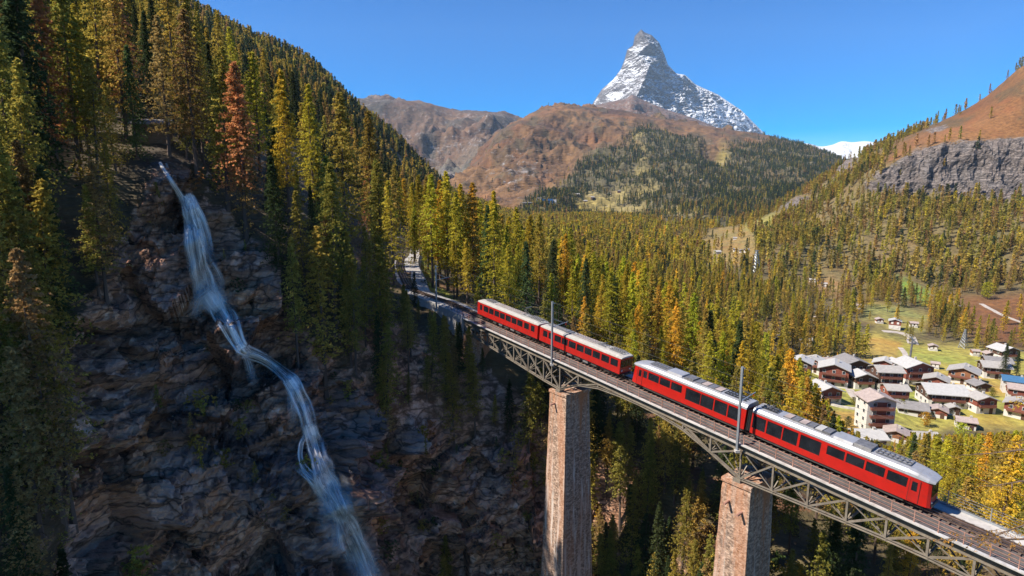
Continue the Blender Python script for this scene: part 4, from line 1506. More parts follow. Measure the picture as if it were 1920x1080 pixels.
fD = 0.55
smD = [(a - fD, b - fD) for a, b in ((2.71, 4.4), (4.63, 6.29), (6.45, 8.12), (8.28, 10.0))]
lgD = [(a - fD, b - fD) for a, b in ((10.6, 12.75), (12.99, 14.6), (14.72, 16.42), (16.58, 18.1))]
modern_car(fD, 18.25 - fD, False, 'red train carriage at the downhill front, silver roof sloping down over its cab', smD, lgD,
           [('rack', 2.4, 5.4, 0.62, 0, 'gear_grey'), ('box', 5.7, 7.3, 0.95, 0.28, 'gear_grey'), ('box', 7.35, 9.2, 1.0, 0.20, 'roof_silver'), ('panels', 9.6, 11.2, 0.7, 0.16, 'slate_white'), ('panels', 11.3, 14.6, 0.6, 0.08, 'slate_pink'),
            ('rack', 15.4, 17.2, 0.55, 0, 'black'), ('pantograph', 16.4, False, 0, 0, None)])
sC, eC = 18.85, 35.6
smC = [(eC - b, eC - a) for a, b in ((32.9, 34.4), (30.99, 32.68), (29.24, 30.82), (27.47, 29.08))]
smC = [(max(a, 2.08), b) for a, b in smC]
lgC = [(eC - b, eC - a) for a, b in ((24.78, 26.88), (22.98, 24.72), (21.18, 22.84), (19.49, 21.04))]
modern_car(eC, eC - sC, True, 'red train carriage second from the downhill front, with its cab facing the older cars', smC, lgC,
           [('rack', 2.5, 5.2, 0.62, 0, 'gear_grey'), ('box', 5.4, 7.6, 0.95, 0.22, 'roof_silver'), ('panels', 7.9, 9.2, 0.75, 0.16, 'gear_grey'), ('panels', 9.3, 13.0, 0.62, 0.08, 'slate_pink'), ('rack', 13.4, 16.2, 0.6, 0, 'black')])
bel = MB()
for k in range(5):
    bel.box((18.27 + 0.06 + 0.115 * k - 18.25, 0, 1.75), (0.07, 2.3 - 0.1 * (k % 2), 2.4))
bel.build('bellows', M['black'], bpy.data.objects['railway_carriage'], (18.25 - fD, 0, 0))


def old_car(s0, L, label, wins, front_cab, rear_cab, extras):
    hw, zb, zg = 1.30, 0.72, 2.95
    r = empty('railway_carriage', tuple(B(s0, WC, RAIL_H)), CAR_ROT)
    tag(r, label, 'train carriage', 'carriages of the red train')
    ws = sorted([(a, b, 1.62, 2.62) for a, b in wins])
    mb = MB()
    for y in (hw, -hw):
        side_wall(mb, 0.0, L, zb, zg, y, ws, 0.05)
    for x, sg in ((0.0, -1), (L, 1)):
        mb.add([(x, -hw, zb), (x, hw, zb), (x, hw, zg), (x, -hw, zg)], [(0, 1, 2, 3)] if sg > 0 else [(3, 2, 1, 0)])
    mb.add([(0, -hw, zb), (0, hw, zb), (L, hw, zb), (L, -hw, zb)], [(0, 1, 2, 3)])
    mb.build('body', M['red_old'], r)
    for a, b, c, d in ws:
        for sgn in (1, -1):
            MB().box(((a + b) / 2, sgn * (hw - 0.045), (c + d) / 2), (b - a - 0.004, 0.02, d - c - 0.004)).build('window_pane', M['glass'], r)
    for x, on, sg in ((0.0, front_cab, -1), (L, rear_cab, 1)):
        if on:
            for y0, y1 in ((-1.16, -0.42), (-0.34, 0.34), (0.42, 1.16)):
                MB().box((x + sg * 0.012, (y0 + y1) / 2, 2.12), (0.03, y1 - y0, 0.95)).build('cab_window', M['glass'], r)
            for y in (-0.85, 0.85):
                MB().tube([(x, y, 1.15), (x + sg * 0.08, y, 1.15)], 0.12, 10).build('headlight', M['frame_white'], r)
            MB().box((x + sg * 0.2, 0, 0.62), (0.4, 1.6, 0.22)).build('coupler', M['black'], r)
        else:
            mb = MB()
            mb.box((x + sg * 0.12, 0, 1.75), (0.22, 1.2, 2.2))
            mb.build('gangway', M['red_old'], r)

    def sec(x, w, zt):
        pts = [(-w, zg), (-w * 0.96, zg + (zt - zg) * 0.55), (-w * 0.70, zt - 0.05), (0, zt), (w * 0.70, zt - 0.05), (w * 0.96, zg + (zt - zg) * 0.55), (w, zg)]
        return [Vector((x, y, z)) for y, z in pts]
    fx = 0.0
    secs = [sec(-0.12 if front_cab else 0, 1.22, 3.18), sec(0.7, 1.33, 3.36), sec(L - 0.7, 1.33, 3.36), sec(L + (0.12 if rear_cab else 0), 1.22, 3.18)]
    roof_loft(r, secs, M['roof_cream'])
    MB().box((L / 2, 0, 0.56), (L - 0.8, 2.1, 0.30)).build('underframe', M['underframe'], r)
    bogie(r, 2.6)
    bogie(r, L - 2.6)
    rr = random.Random(int(s0))
    for k in range(5):
        x = 5.0 + k * (L - 10.0) / 4
        MB().box((x, 0.85, 0.40), (rr.uniform(0.6, 1.3), 0.5, rr.uniform(0.3, 0.45))).build('equipment_box', M['gear_grey'] if k % 2 else M['underframe'], r)
    for kind, a, b, w, hgt, mat in extras:
        if kind == 'pantograph':
            pantograph(r, a, 3.38, b)
        elif kind == 'walk':
            mb = MB()
            for sy in (-w, w):
                mb.bar((a, sy, 3.46), (b, sy, 3.46), 0.07, 0.06)
            x = a
            while x < b:
                mb.bar((x, -w, 3.47), (x, w, 3.47), 0.12, 0.04)
                x += 0.5
            mb.build('roof_walkway', M[mat], r)
        elif kind == 'rack':
            mb = MB()
            x = a
            while x < b:
                mb.bar((x, -w, 3.50), (x, w, 3.50), 0.07, 0.07)
                x += 0.36
            for sy in (-w, 0, w):
                mb.bar((a, sy, 3.56), (b, sy, 3.56), 0.06, 0.10)
            mb.build('resistor_rack', M[mat], r)
        else:
            MB().box(((a + b) / 2, 0, 3.34 + hgt / 2), (b - a, 2 * w, hgt)).build('roof_box', M[mat], r)
    return r


sB = 37.55
wB = [(a - sB, b - sB) for a, b in ((37.98, 39.3), (39.6, 41.05), (41.33, 42.74), (42.95, 44.35), (44.55, 46.0), (46.22, 47.7), (47.93, 49.22), (49.4, 50.85), (51.2, 52.2), (52.5, 53.5))]
old_car(sB, 54.3 - sB, 'red train carriage third from the downhill front, cream roof and pantograph over its cab', wB, True, False,
        [('rack', 0.5, 3.0, 0.55, 0, 'gear_grey'), ('pantograph', 4.4, False, 0, 0, None), ('walk', 5.5, 10.5, 0.5, 0, 'slate_pink'), ('box', 10.8, 12.0, 0.6, 0.14, 'gear_grey'), ('walk', 12.2, 15.8, 0.5, 0, 'gear_grey')])
sA = 54.75
wA = [(a - sA, b - sA) for a, b in ((55.5, 56.4), (56.9, 58.1), (58.52, 59.9), (60.09, 61.39), (61.61, 63.0), (63.26, 64.6), (64.85, 66.15), (66.43, 67.75), (67.95, 69.35), (69.8, 70.5))]
old_car(sA, 71.2 - sA, 'red train carriage at the uphill tail, beside the far end of the bridge', wA, False, True,
        [('rack', 0.4, 3.2, 0.55, 0, 'gear_grey'), ('pantograph', 4.0, True, 0, 0, None), ('walk', 5.0, 12.5, 0.5, 0, 'slate_pink'), ('rack', 13.0, 15.2, 0.5, 0, 'gear_grey')])

# ------------------------------------------------------------------ waterfall
def seen(px, py):
    """where the line of sight through this picture position meets the land"""
    dr = Vector(at(px, py, 1.0)).normalized()
    h = BVH.ray_cast(Vector((0, 0, 0)), dr)
    return h[0] if h[0] is not None else ground(px, py)


def ribbon(mb_v, mb_f, ux, vx, dn, pts, push, across=6, per=10):
    pts = np.array(pts, float)
    d = np.concatenate([[0], np.cumsum(np.hypot(np.diff(pts[:, 0]), np.diff(pts[:, 1])))])
    n = max(4, int(d[-1] / per))
    q = pchip(d, pts, np.linspace(0, d[-1], n))
    dirs = np.gradient(q[:, :2], axis=0)
    dirs /= np.linalg.norm(dirs, axis=1, keepdims=True)
    base = len(mb_v)
    run = 0.0
    prev = None
    for k in range(n):
        nx, ny = -dirs[k][1], dirs[k][0]
        g0 = seen(q[k, 0], q[k, 1])
        for a in range(across + 1):
            u = -1 + 2 * a / across
            px_, py_ = q[k, 0] + nx * u * q[k, 2] * 0.5, q[k, 1] + ny * u * q[k, 2] * 0.5
            gp = seen(px_, py_)
            Y = min(gp.y, g0.y + 0.8) - push - 0.35 * (1 - u * u)
            p = at(px_, py_, Y)
            mb_v.append(tuple(p))
            ux.append(u)
            dn.append(q[k, 3])
        c = np.array(mb_v[-1 - across // 2])
        if prev is not None:
            run += float(np.linalg.norm(c - prev))
        prev = c
        vx.extend([run] * (across + 1))
        if k:
            for a in range(across):
                i = base + (k - 1) * (across + 1) + a
                mb_f.append((i, i + 1, i + across + 2, i + across + 1))


FALLS = {
    'upper_chute': [([(299, 304, 10, 0.9), (320, 338, 14, 1.0), (343, 374, 20, 1.2)], 0.5)],
    'upper_fall': [([(345, 368, 30, 1.7), (357, 400, 44, 1.5), (366, 440, 56, 1.1), (373, 485, 64, 0.8), (384, 525, 74, 0.7), (400, 575, 90, 0.6)], 1.2),
                   ([(350, 366, 26, 1.8), (364, 400, 24, 1.5), (376, 440, 22, 1.0), (386, 485, 22, 0.4), (390, 520, 24, 0.0)], 1.6),
                   ([(356, 368, 18, 1.6), (378, 405, 18, 1.2), (392, 445, 16, 0.7), (398, 480, 16, 0.0)], 1.5), ([(352, 376, 16, 2.2), (362, 410, 20, 2.0), (370, 450, 22, 1.4), (377, 495, 26, 0.8), (384, 530, 30, 0.3)], 1.9)],
    'middle_cascade': [([(386, 520, 50, 0.5), (408, 570, 60, 1.0), (430, 608, 44, 1.2), (444, 640, 32, 1.4), (456, 658, 30, 1.5), (482, 667, 26, 1.4), (503, 677, 22, 1.5), (527, 696, 24, 1.6), (547, 714, 34, 1.5), (563, 746, 38, 1.3), (576, 776, 34, 1.2), (582, 812, 34, 1.2)], 0.5),
                       ([(458, 658, 20, 0.8), (468, 688, 26, 0.5), (474, 722, 30, 0.0)], 0.4), ([(540, 712, 26, 0.7), (548, 750, 30, 0.45), (552, 800, 34, 0.0)], 0.4),
                       ([(395, 545, 40, 0.6), (372, 565, 40, 0.5), (360, 600, 40, 0.0)], 0.4), ([(408, 568, 18, 0.6), (430, 606, 18, 1.8), (446, 642, 14, 2.0), (458, 659, 12, 2.0), (503, 677, 9, 1.8), (530, 698, 10, 2.0), (549, 718, 14, 1.9), (566, 752, 14, 1.4), (580, 800, 14, 1.3)], 0.8)],
    'lower_fall': [([(580, 795, 32, 0.9), (590, 838, 44, 1.2), (602, 876, 54, 1.0), (616, 912, 62, 1.2), (638, 955, 68, 1.3), (658, 1003, 72, 1.1), (677, 1052, 76, 0.95), (700, 1120, 84, 0.9)], 0.9),
                   ([(577, 808, 14, 0.6), (564, 832, 14, 1.2), (562, 858, 16, 0.9), (574, 884, 22, 0.9), (596, 906, 26, 1.1), (622, 935, 30, 1.1), (645, 985, 30, 0.6), (660, 1030, 30, 0.0)], 0.7),
                   ([(548, 872, 14, 0.0), (566, 886, 18, 0.6), (590, 906, 22, 0.9), (616, 930, 26, 0.8), (640, 970, 26, 0.0)], 0.5), ([(582, 806, 12, 1.2), (594, 850, 16, 1.5), (610, 900, 22, 1.6), (634, 950, 28, 1.9), (656, 1003, 30, 1.5), (676, 1052, 34, 1.3), (700, 1120, 38, 1.2)], 1.3), ([(600, 870, 80, 0.12), (640, 960, 110, 0.25), (675, 1050, 120, 0.3), (700, 1120, 120, 0.3)], 1.9)],
}
wf = empty('waterfall', tuple(ground(590, 850)))
tag(wf, kind='structure')
FALLS['upper_fall'].append(([(352, 362, 20, 0.2), (356, 374, 34, 1.8), (362, 392, 38, 0.6)], 1.8))
FALLS['middle_cascade'] += [([(386, 548, 50, 0.1), (398, 566, 64, 1.3), (410, 584, 50, 0.2)], 0.9), ([(446, 644, 30, 0.2), (456, 658, 40, 1.7), (470, 668, 30, 0.2)], 0.9), ([(536, 704, 24, 0.2), (548, 716, 40, 1.7), (556, 732, 36, 0.2)], 0.9)]
FALLS['lower_fall'] += [([(576, 794, 30, 0.2), (582, 808, 44, 1.7), (586, 826, 40, 0.2)], 1.1), ([(596, 888, 50, 0.1), (610, 908, 72, 1.4), (626, 934, 60, 0.2)], 1.2)]
rgw = np.random.default_rng(31)
for nm, strands in FALLS.items():
    V_, F_, U_, A_, D_ = [], [], [], [], []
    for pts, push in strands:
        P_ = np.array(pts, float)
        P_[:, 2] *= 0.78
        P_[:, 3] *= 1.25
        veil = P_.copy()
        veil[:, 3] *= 0.55
        ribbon(V_, F_, U_, A_, D_, veil, push)
        if P_[:, 2].max() < 19 or len(P_) <= 3:
            ribbon(V_, F_, U_, A_, D_, P_, push + 0.1)
            continue
        for k in range(9):
            t0, t1 = sorted(rgw.uniform(0, 1, 2))
            if t1 - t0 < 0.35:
                t0, t1 = max(0, t0 - 0.25), min(1, t1 + 0.25)
            dcum = np.concatenate([[0], np.cumsum(np.hypot(np.diff(P_[:, 0]), np.diff(P_[:, 1])))])
            dcum /= dcum[-1]
            tt = np.linspace(t0, t1, 8)
            Q_ = np.stack([np.interp(tt, dcum, P_[:, c_]) for c_ in range(4)], 1)
            off_ = rgw.uniform(-0.42, 0.42) + np.cumsum(rgw.normal(0, 0.07, 8))
            dr_ = np.gradient(Q_[:, :2], axis=0)
            dr_ /= np.linalg.norm(dr_, axis=1, keepdims=True)
            off_ = np.clip(off_, -0.5, 0.5)
            Q_[:, 0] += -dr_[:, 1] * off_ * Q_[:, 2]
            Q_[:, 1] += dr_[:, 0] * off_ * Q_[:, 2]
            Q_[:, 2] = np.maximum(3.0, Q_[:, 2] * rgw.uniform(0.14, 0.34) * np.linspace(0.8, 1.3, 8))
            Q_[:, 3] = np.clip(Q_[:, 3], 0, 1.4) * rgw.uniform(0.5, 1.4) * np.array([0.0, 0.6, 1.0, 1.2, 1.1, 0.8, 0.4, 0.0])
            ribbon(V_, F_, U_, A_, D_, Q_, push + rgw.uniform(0.05, 0.5), 4, 8)
    me = mesh_np(nm, np.array(V_) - np.array(wf.location), F_, M['water'], True, {'across': np.array(U_), 'along': np.array(A_), 'thick': np.array(D_)})
    obj(nm, me, wf)

# water channel head: hut and a rail beside the chute
hp = ground(288, 262)
hut = empty('timber_hut', tuple(hp), (0, 0, 0.35))
hut.scale = (0.78, 0.78, 0.72)
tag(hut, 'dark weathered timber hut among trees just above the top of the waterfall', 'hut')
MB().box((0, 0, 0.9), (6.2, 4.0, 4.2)).build('wall', M['grey_wood'], hut)
for k in range(12):
    MB().box((-2.85 + k * 0.518, -2.04, 1.0), (0.47, 0.07, 3.7)).build('plank', M['grey_wood'], hut)
mb = MB()
mb.add([(-3.6, -2.7, 2.9), (3.6, -2.7, 2.9), (3.6, 0, 4.1), (-3.6, 0, 4.1), (3.6, 2.7, 2.9), (-3.6, 2.7, 2.9), (-3.6, -2.7, 3.05), (3.6, -2.7, 3.05), (3.6, 0, 4.27), (-3.6, 0, 4.27), (3.6, 2.7, 3.05), (-3.6, 2.7, 3.05)],
       [(0, 1, 2, 3), (3, 2, 4, 5), (6, 9, 8, 7), (9, 11, 10, 8), (0, 6, 7, 1), (5, 4, 10, 11), (0, 3, 9, 6), (3, 5, 11, 9), (1, 7, 8, 2), (2, 8, 10, 4)])
mb.build('roof', M['slate_grey'], hut)
a, b = ground(318, 318), ground(349, 368)
off = Vector((0, -0.9, 0.7))
cr = empty('channel_pipe', tuple(a))
tag(cr, 'thin straight metal pipe running beside the top chute of the waterfall', 'pipe')
MB().tube([off, b - a + off], 0.16, 6).build('pipe', M['gear_grey'], cr)
for t in (0.1, 0.5, 0.9):
    p = (b - a) * t + off
    MB().bar(p, p + Vector((0.1, 0.8, -1.2)), 0.1, 0.1).build('bracket', M['gear_grey'], cr)


# ------------------------------------------------------------------ village
win_me = MB().box((0, 0, 0), (1.25, 0.10, 1.35)).mesh('window', M['frame_white'])
pane_me = MB().box((0, 0, 0), (1.02, 0.06, 1.12)).mesh('pane', M['pane'])


def px_m(p):
    return FPX / float(project(np.array(p))[2])


def house(px, py, wpx, orient, storeys, roof, wall, label, ratio=0.85, yaw=0.0, detail=2, name='chalet', group='village houses', cat='house', pitch=0.38, low=None):
    """orient g: gable end towards the camera, e: eaves towards the camera; py is the foot of its front"""
    p = ground(px, py)
    k = px_m(p)
    w = 0.83 * wpx / k
    st = 2.75
    H = storeys * st
    dpt = w * ratio
    base_yaw = -math.atan2(p.x, p.y)                           # square to the view, then turned
    r = empty(name, (p.x, p.y, p.z), (0, 0, base_yaw * 0.5 + yaw))
    tag(r, label, cat, group)
    if orient == 'g':
        gx, gy = w, dpt
    else:
        gx, gy = w, w / ratio * 0.75
    hx, hy = gx / 2, gy
    lowh = st * (1.05 if storeys > 1 else 0.5) if low is None else low
    MB().box((0, hy / 2, (lowh - 4) / 2), (gx, hy, lowh + 4)).build('base_wall', M['white_wall'], r)
    over = min(0.95, 0.07 * w + 0.2)
    th = 0.28
    mb = MB()
    e = 0.06
    if orient == 'g':
        rise = hx * pitch
        prof = [(-hx - e, lowh), (hx + e, lowh), (hx + e, H), (0, H + rise), (-hx - e, H)]
        mb.loft([[Vector((x, y, z)) for x, z in prof] for y in (-e, hy + e)])
        mb.build('upper_wall', M[wall], r)
        for sg, nm in ((-1, 'roof'), (1, 'roof')):
            x1 = sg * (hx + over)
            z1 = H - over * pitch
            q = [Vector((0, y, H + rise + 0.02)) for y in (-over * 1.3, hy + over)] + [Vector((x1, y, z1 + 0.02)) for y in (hy + over, -over * 1.3)]
            up_ = Vector((0, 0, th))
            MB().add([v for v in q] + [v + up_ for v in q], [(0, 1, 2, 3), (4, 7, 6, 5), (0, 4, 5, 1), (1, 5, 6, 2), (2, 6, 7, 3), (3, 7, 4, 0)]).build('roof', M[roof], r)
        rx, ry, rz = 0.0, hy * 0.6, H + rise
    else:
        rise = hy / 2 * pitch
        prof = [(-e, lowh), (hy + e, lowh), (hy + e, H), (hy / 2, H + rise), (-e, H)]
        mb.loft([[Vector((x, y, z)) for y, z in prof] for x in (-hx - e, hx + e)])
        mb.build('upper_wall', M[wall], r)
        for sg in (-1, 1):
            y1 = -over if sg < 0 else hy + over
            z1 = H - over * pitch
            q = [Vector((x, hy / 2, H + rise + 0.02)) for x in (-hx - over, hx + over)] + [Vector((x, y1, z1 + 0.02)) for x in (hx + over, -hx - over)]
            up_ = Vector((0, 0, th))
            MB().add([v for v in q] + [v + up_ for v in q], [(0, 1, 2, 3), (4, 7, 6, 5), (0, 4, 5, 1), (1, 5, 6, 2), (2, 6, 7, 3), (3, 7, 4, 0)]).build('roof', M[roof], r)
        rx, ry, rz = hx * 0.3, hy / 2, H + rise
    if detail >= 1:
        MB().box((rx + 0.25 * hx, ry, rz - 0.1), (0.7, 0.7, 1.9)).build('chimney', M['concrete'], r)
    if wall == 'white_wall' and storeys == 4:
        MB().box((0, -0.09, H * 0.56), (gx * 0.52, 0.05, H * 0.82)).build('timber_front', M['red_wood'], r)
    # windows on the front and on the sides
    nf = max(2, int(gx / 3.0))
    for f in range(storeys):
        z = f * st + 1.55
        for i in range(nf):
            x = -hx + (i + 0.5) * gx / nf
            if f == 0 and i == nf // 2 and detail >= 2:
                MB().box((x, -0.08, 1.1), (1.2, 0.12, 2.2)).build('door', M['dark_wood'], r)
                continue
            o = obj('window', win_me, r, (x, -0.10, z))
            if detail >= 1:
                obj('pane', pane_me, o, (0, -0.045, 0))
        if detail >= 2:
            ns = max(1, int(hy / 3.6))
            for i in range(ns):
                y = (i + 0.5) * hy / ns
                for sg in (-1, 1):
                    o = obj('window', win_me, r, (sg * (hx + 0.10), y, z))
                    o.rotation_euler = (0, 0, sg * math.pi / 2)
                    obj('pane', pane_me, o, (0, -0.045, 0))
        if f >= 1 and detail >= 2:
            bl = gx * 0.82
            mb = MB()
            mb.box((0, -0.62, f * st - 0.04), (bl, 1.2, 0.14))
            mb.box((0, -1.18, f * st + 0.52), (bl, 0.06, 0.62))
            mb.box((0, -1.18, f * st + 1.0), (bl + 0.1, 0.12, 0.10))
            for sg in (-1, 1):
                mb.box((sg * bl / 2, -0.6, f * st + 0.52), (0.06, 1.14, 0.62))
            mb.build('balcony', M['shutter_red'], r)
    return r


HOUSES = [
    # px, foot row, width px, orient, storeys, roof, wall, label, yaw
    (1497, 716, 45, 'g', 3, 'slate_white', 'dark_wood', 'dark timber chalet with white slate roof at the left edge of the village', -0.3),
    (1520, 697, 34, 'g', 2, 'slate_white', 'red_wood', 'small white roofed chalet half hidden behind the leftmost village chalets', -0.5),
    (1548, 699, 30, 'e', 2, 'slate_pink', 'red_wood', 'brown roofed chalet under the forest edge at the back of the village', 0.2),
    (1561, 726, 58, 'g', 3, 'slate_white', 'red_wood', 'wide red brown chalet with balconies and two chimneyed white roof slopes, left village', -0.25),
    (1606, 706, 62, 'g', 2, 'slate_grey', 'dark_wood', 'dark chalet with the broad grey slate roof below the golden meadow', 0.25),
    (1621, 731, 42, 'g', 2, 'slate_white', 'dark_wood', 'small chalet with white walls in front of the broad grey roofed chalet', 0.2),
    (1655, 703, 40, 'g', 2, 'slate_white', 'red_wood', 'red timber chalet touching the left side of the large red and white chalet', -0.35),
    (1489, 737, 36, 'e', 2, 'slate_white', 'red_wood', 'small red chalet with blue grey roof behind golden trees, far left of the village', 0.4),
    (1554, 759, 58, 'g', 2, 'slate_white', 'red_wood', 'long red chalet with pale seamed roof above the golden field', 0.35),
    (1527, 764, 36, 'e', 1, 'slate_pink', 'honey_wood', 'low pinkish roofed garage beside the golden field', 0.2),
    (1648, 812, 60, 'g', 4, 'slate_pink', 'white_wall', 'tall four storey red and white apartment house nearest to the train', 0.22),
    (1668, 733, 50, 'e', 3, 'slate_pale', 'dark_wood', 'three storey dark house with a pale flat looking roof, middle of the village', 0.15),
    (1722, 723, 60, 'g', 3, 'slate_white', 'red_wood', 'largest red and white chalet standing directly below the green meadow', 0.3),
    (1690, 706, 40, 'g', 2, 'slate_white', 'red_wood', 'red chalet with white roof between the path and the largest red chalet', 0.35),
    (1683, 757, 44, 'e', 2, 'slate_pale', 'red_wood', 'red walled house with pale roof in front of the three storey dark house', 0.15),
    (1711, 780, 54, 'e', 1, 'slate_grey', 'dark_wood', 'low wide house with grey roof behind the tall apartment house', -0.15),
    (1776, 765, 78, 'e', 2, 'slate_white', 'dark_wood', 'widest building of the village with a long white roof and white middle bay', 0.1),
    (1752, 737, 44, 'g', 2, 'slate_pale', 'red_wood', 'red and white chalet directly behind the long white roofed building', -0.35),
    (1803, 720, 52, 'g', 2, 'slate_pale', 'honey_wood', 'orange and white chalet standing alone on the green meadow', -0.4),
    (1843, 735, 34, 'g', 1, 'slate_grey', 'dark_wood', 'small dark cottage with grey roof on the grass right of the orange chalet', 0.3),
    (1848, 776, 42, 'g', 2, 'slate_pale', 'red_wood', 'orange red house with layered pale roof right of the widest building', 0.3),
    (1757, 784, 34, 'g', 1, 'slate_pink', 'red_wood', 'little pink roofed house under the front of the widest building', -0.3),
    (1789, 779, 22, 'g', 1, 'slate_pale', 'dark_wood', 'tiny dark timber shed with pale roof before the widest building', 0.1),
    (1902, 739, 42, 'e', 2, 'roof_blue', 'white_wall', 'white house with the blue metal roof at the right edge', -0.2),
    (1912, 756, 42, 'e', 2, 'slate_pink', 'red_wood', 'red house with grey brown roof just below the blue roof', -0.2),
    (1905, 785, 46, 'g', 2, 'slate_pale', 'red_wood', 'bright red balconied house with pale roof lowest at the right edge', -0.45),
    (1868, 711, 48, 'e', 2, 'slate_pale', 'dark_wood', 'dark timber house with white stair bay behind a dark spruce', 0.0),
    (1874, 690, 46, 'e', 1, 'slate_grey', 'dark_wood', 'long grey roofed house just uphill of the dark timber house', 0.0),
    (1893, 677, 42, 'g', 2, 'slate_white', 'dark_wood', 'white roofed dark chalet topmost at the right edge of the meadow', 0.4),
    (1857, 673, 18, 'g', 1, 'slate_pink', 'dark_wood', 'small brown barn left of the topmost dark chalet', 0.2),
    (1634, 842, 62, 'e', 1, 'slate_white', 'red_wood', 'low house with white flat roof peeping over the train roof', 0.25),
    (1678, 829, 44, 'g', 1, 'slate_pink', 'honey_wood', 'low pink grey roofed house at the foot of the tall apartment house', -0.3),
    (1740, 838, 46, 'e', 1, 'slate_pale', 'red_wood', 'pale roofed house hidden behind the trees below the village', 0.2),
    (1862, 858, 44, 'e', 1, 'slate_pale', 'red_wood', 'pale roof among bushes near the lower right of the village', -0.1),
    (1812, 806, 34, 'e', 1, 'slate_pink', 'dark_wood', 'brown flat shed roof among the bushes right of the tiny shed', -0.1),
]
for (px_, py_, wpx, ori, stn, rf, wl_, lb, yw) in HOUSES:
    house(px_, py_, wpx, ori, stn, rf, wl_, lb, yaw=yw)
BARNS = [
    (1750, 658, 16, 'g', 1, 'slate_pink', 'grey_wood', 'small grey hay barn at the top edge of the green meadow'),
    (1753, 692, 15, 'e', 1, 'slate_pink', 'dark_wood', 'brown hay barn on the meadow above the largest red chalet'),
    (1830, 668, 14, 'e', 1, 'slate_pink', 'honey_wood', 'low wooden hay shelter at the meadow edge near the right hand houses'),
    (1677, 618, 22, 'g', 2, 'slate_white', 'red_wood', 'bright red and white house among trees above the golden meadow'),
    (1650, 606, 14, 'g', 1, 'slate_pink', 'red_wood', 'small red house uphill of the bright red and white house'),
    (1714, 613, 14, 'e', 1, 'slate_pink', 'dark_wood', 'dark barn on the grass right of the bright red and white house'),
    (1527, 614, 14, 'g', 2, 'slate_pink', 'red_wood', 'narrow red barn by the road bend in the forest'),
    (1512, 646, 24, 'e', 1, 'slate_pale', 'red_wood', 'long pale roofed barn in the forest below the road bend'),
    (1612, 578, 12, 'e', 1, 'slate_pink', 'dark_wood', 'small dark barn on the striped meadow above the village'),
    (1525, 530, 13, 'e', 1, 'slate_white', 'grey_wood', 'white roofed hut in a forest clearing on the valley floor'),
    (1545, 537, 11, 'e', 1, 'slate_pale', 'grey_wood', 'grey hut right of the white roofed clearing hut'),
    (1342, 446, 8, 'e', 1, 'slate_grey', 'dark_wood', 'dark barn at the left end of the upper hamlet row'),
    (1352, 443, 8, 'g', 1, 'slate_grey', 'dark_wood', 'second dark barn of the upper hamlet row'),
    (1361, 445, 9, 'e', 1, 'slate_grey', 'dark_wood', 'third dark barn of the upper hamlet row'),
    (1370, 447, 8, 'g', 1, 'slate_grey', 'dark_wood', 'fourth dark barn of the upper hamlet row'),
    (1378, 449, 8, 'e', 1, 'slate_pale', 'grey_wood', 'pale barn at the right end of the upper hamlet row'),
    (1322, 437, 9, 'e', 1, 'slate_pink', 'grey_wood', 'grey barn by the scree left of the upper hamlet row'),
    (1347, 476, 12, 'e', 1, 'slate_white', 'white_wall', 'white barn at the left end of the lower hamlet row'),
    (1380, 472, 9, 'e', 1, 'slate_grey', 'dark_wood', 'dark barn in the middle of the lower hamlet row'),
    (1391, 475, 9, 'g', 1, 'slate_grey', 'dark_wood', 'dark gabled barn right of the middle in the lower hamlet row'),
    (1402, 475, 9, 'e', 1, 'slate_grey', 'dark_wood', 'dark barn at the right end of the lower hamlet row'),
]
for (px_, py_, wpx, ori, stn, rf, wl_, lb) in BARNS:
    house(px_, py_, wpx, ori, stn, rf, wl_, lb, yaw=random.uniform(-0.3, 0.3), detail=0, name='barn', group='barns', cat='barn')

# points of the far hill that show at a picture position
_h1 = (P1.ravel(), R1.ravel(), A1.reshape(-1, 3))


def ground_h1(px, py):
    i = int(np.argmin((_h1[0] - px) ** 2 + (_h1[1] - py) ** 2))
    return Vector(_h1[2][i])


hp = ground_h1(1024, 388)
k = px_m(hp)
hotel = empty('hillside_hotel', tuple(hp), (0, 0, -0.1))
tag(hotel, 'large blue and grey hillside hotel below the heath hill', 'hotel')
MB().box((-14 / k, 0, 7 / k), (10 / k, 14 / k, 18 / k)).build('tower_wing', M['white_wall'], hotel)
MB().box((2 / k, 0, 6 / k), (20 / k, 12 / k, 14 / k)).build('blue_wing', M['blue_facade'], hotel)
MB().box((15 / k, 2 / k, 5 / k), (8 / k, 12 / k, 13 / k)).build('end_wing', M['white_wall'], hotel)
for f in range(3):
    for i in range(5):
        MB().box((-6.5 / k + i * 4 / k, -6.1 / k, (1.5 + f * 3.8) / k), (2.4 / k, 0.4 / k, 2.2 / k)).build('window', M['pane'], hotel)
for dx, dy, w_, c_, lb in ((-32, 4, 20, 'slate_white', 'low white roofed building left of the blue hotel'), (24, 4, 9, 'slate_pink', 'brown roofed building right of the blue hotel')):
    q = ground_h1(1024 + dx, 388 + dy)
    r = empty('annex_building', tuple(q))
    tag(r, lb, 'building')
    MB().box((0, 0, 2 / k), (w_ / k, 9 / k, 7 / k)).build('wall', M['dark_wood'], r)
    MB().box((0, 0, 6.0 / k), (w_ * 1.1 / k, 10 / k, 1.0 / k)).build('roof', M[c_], r)
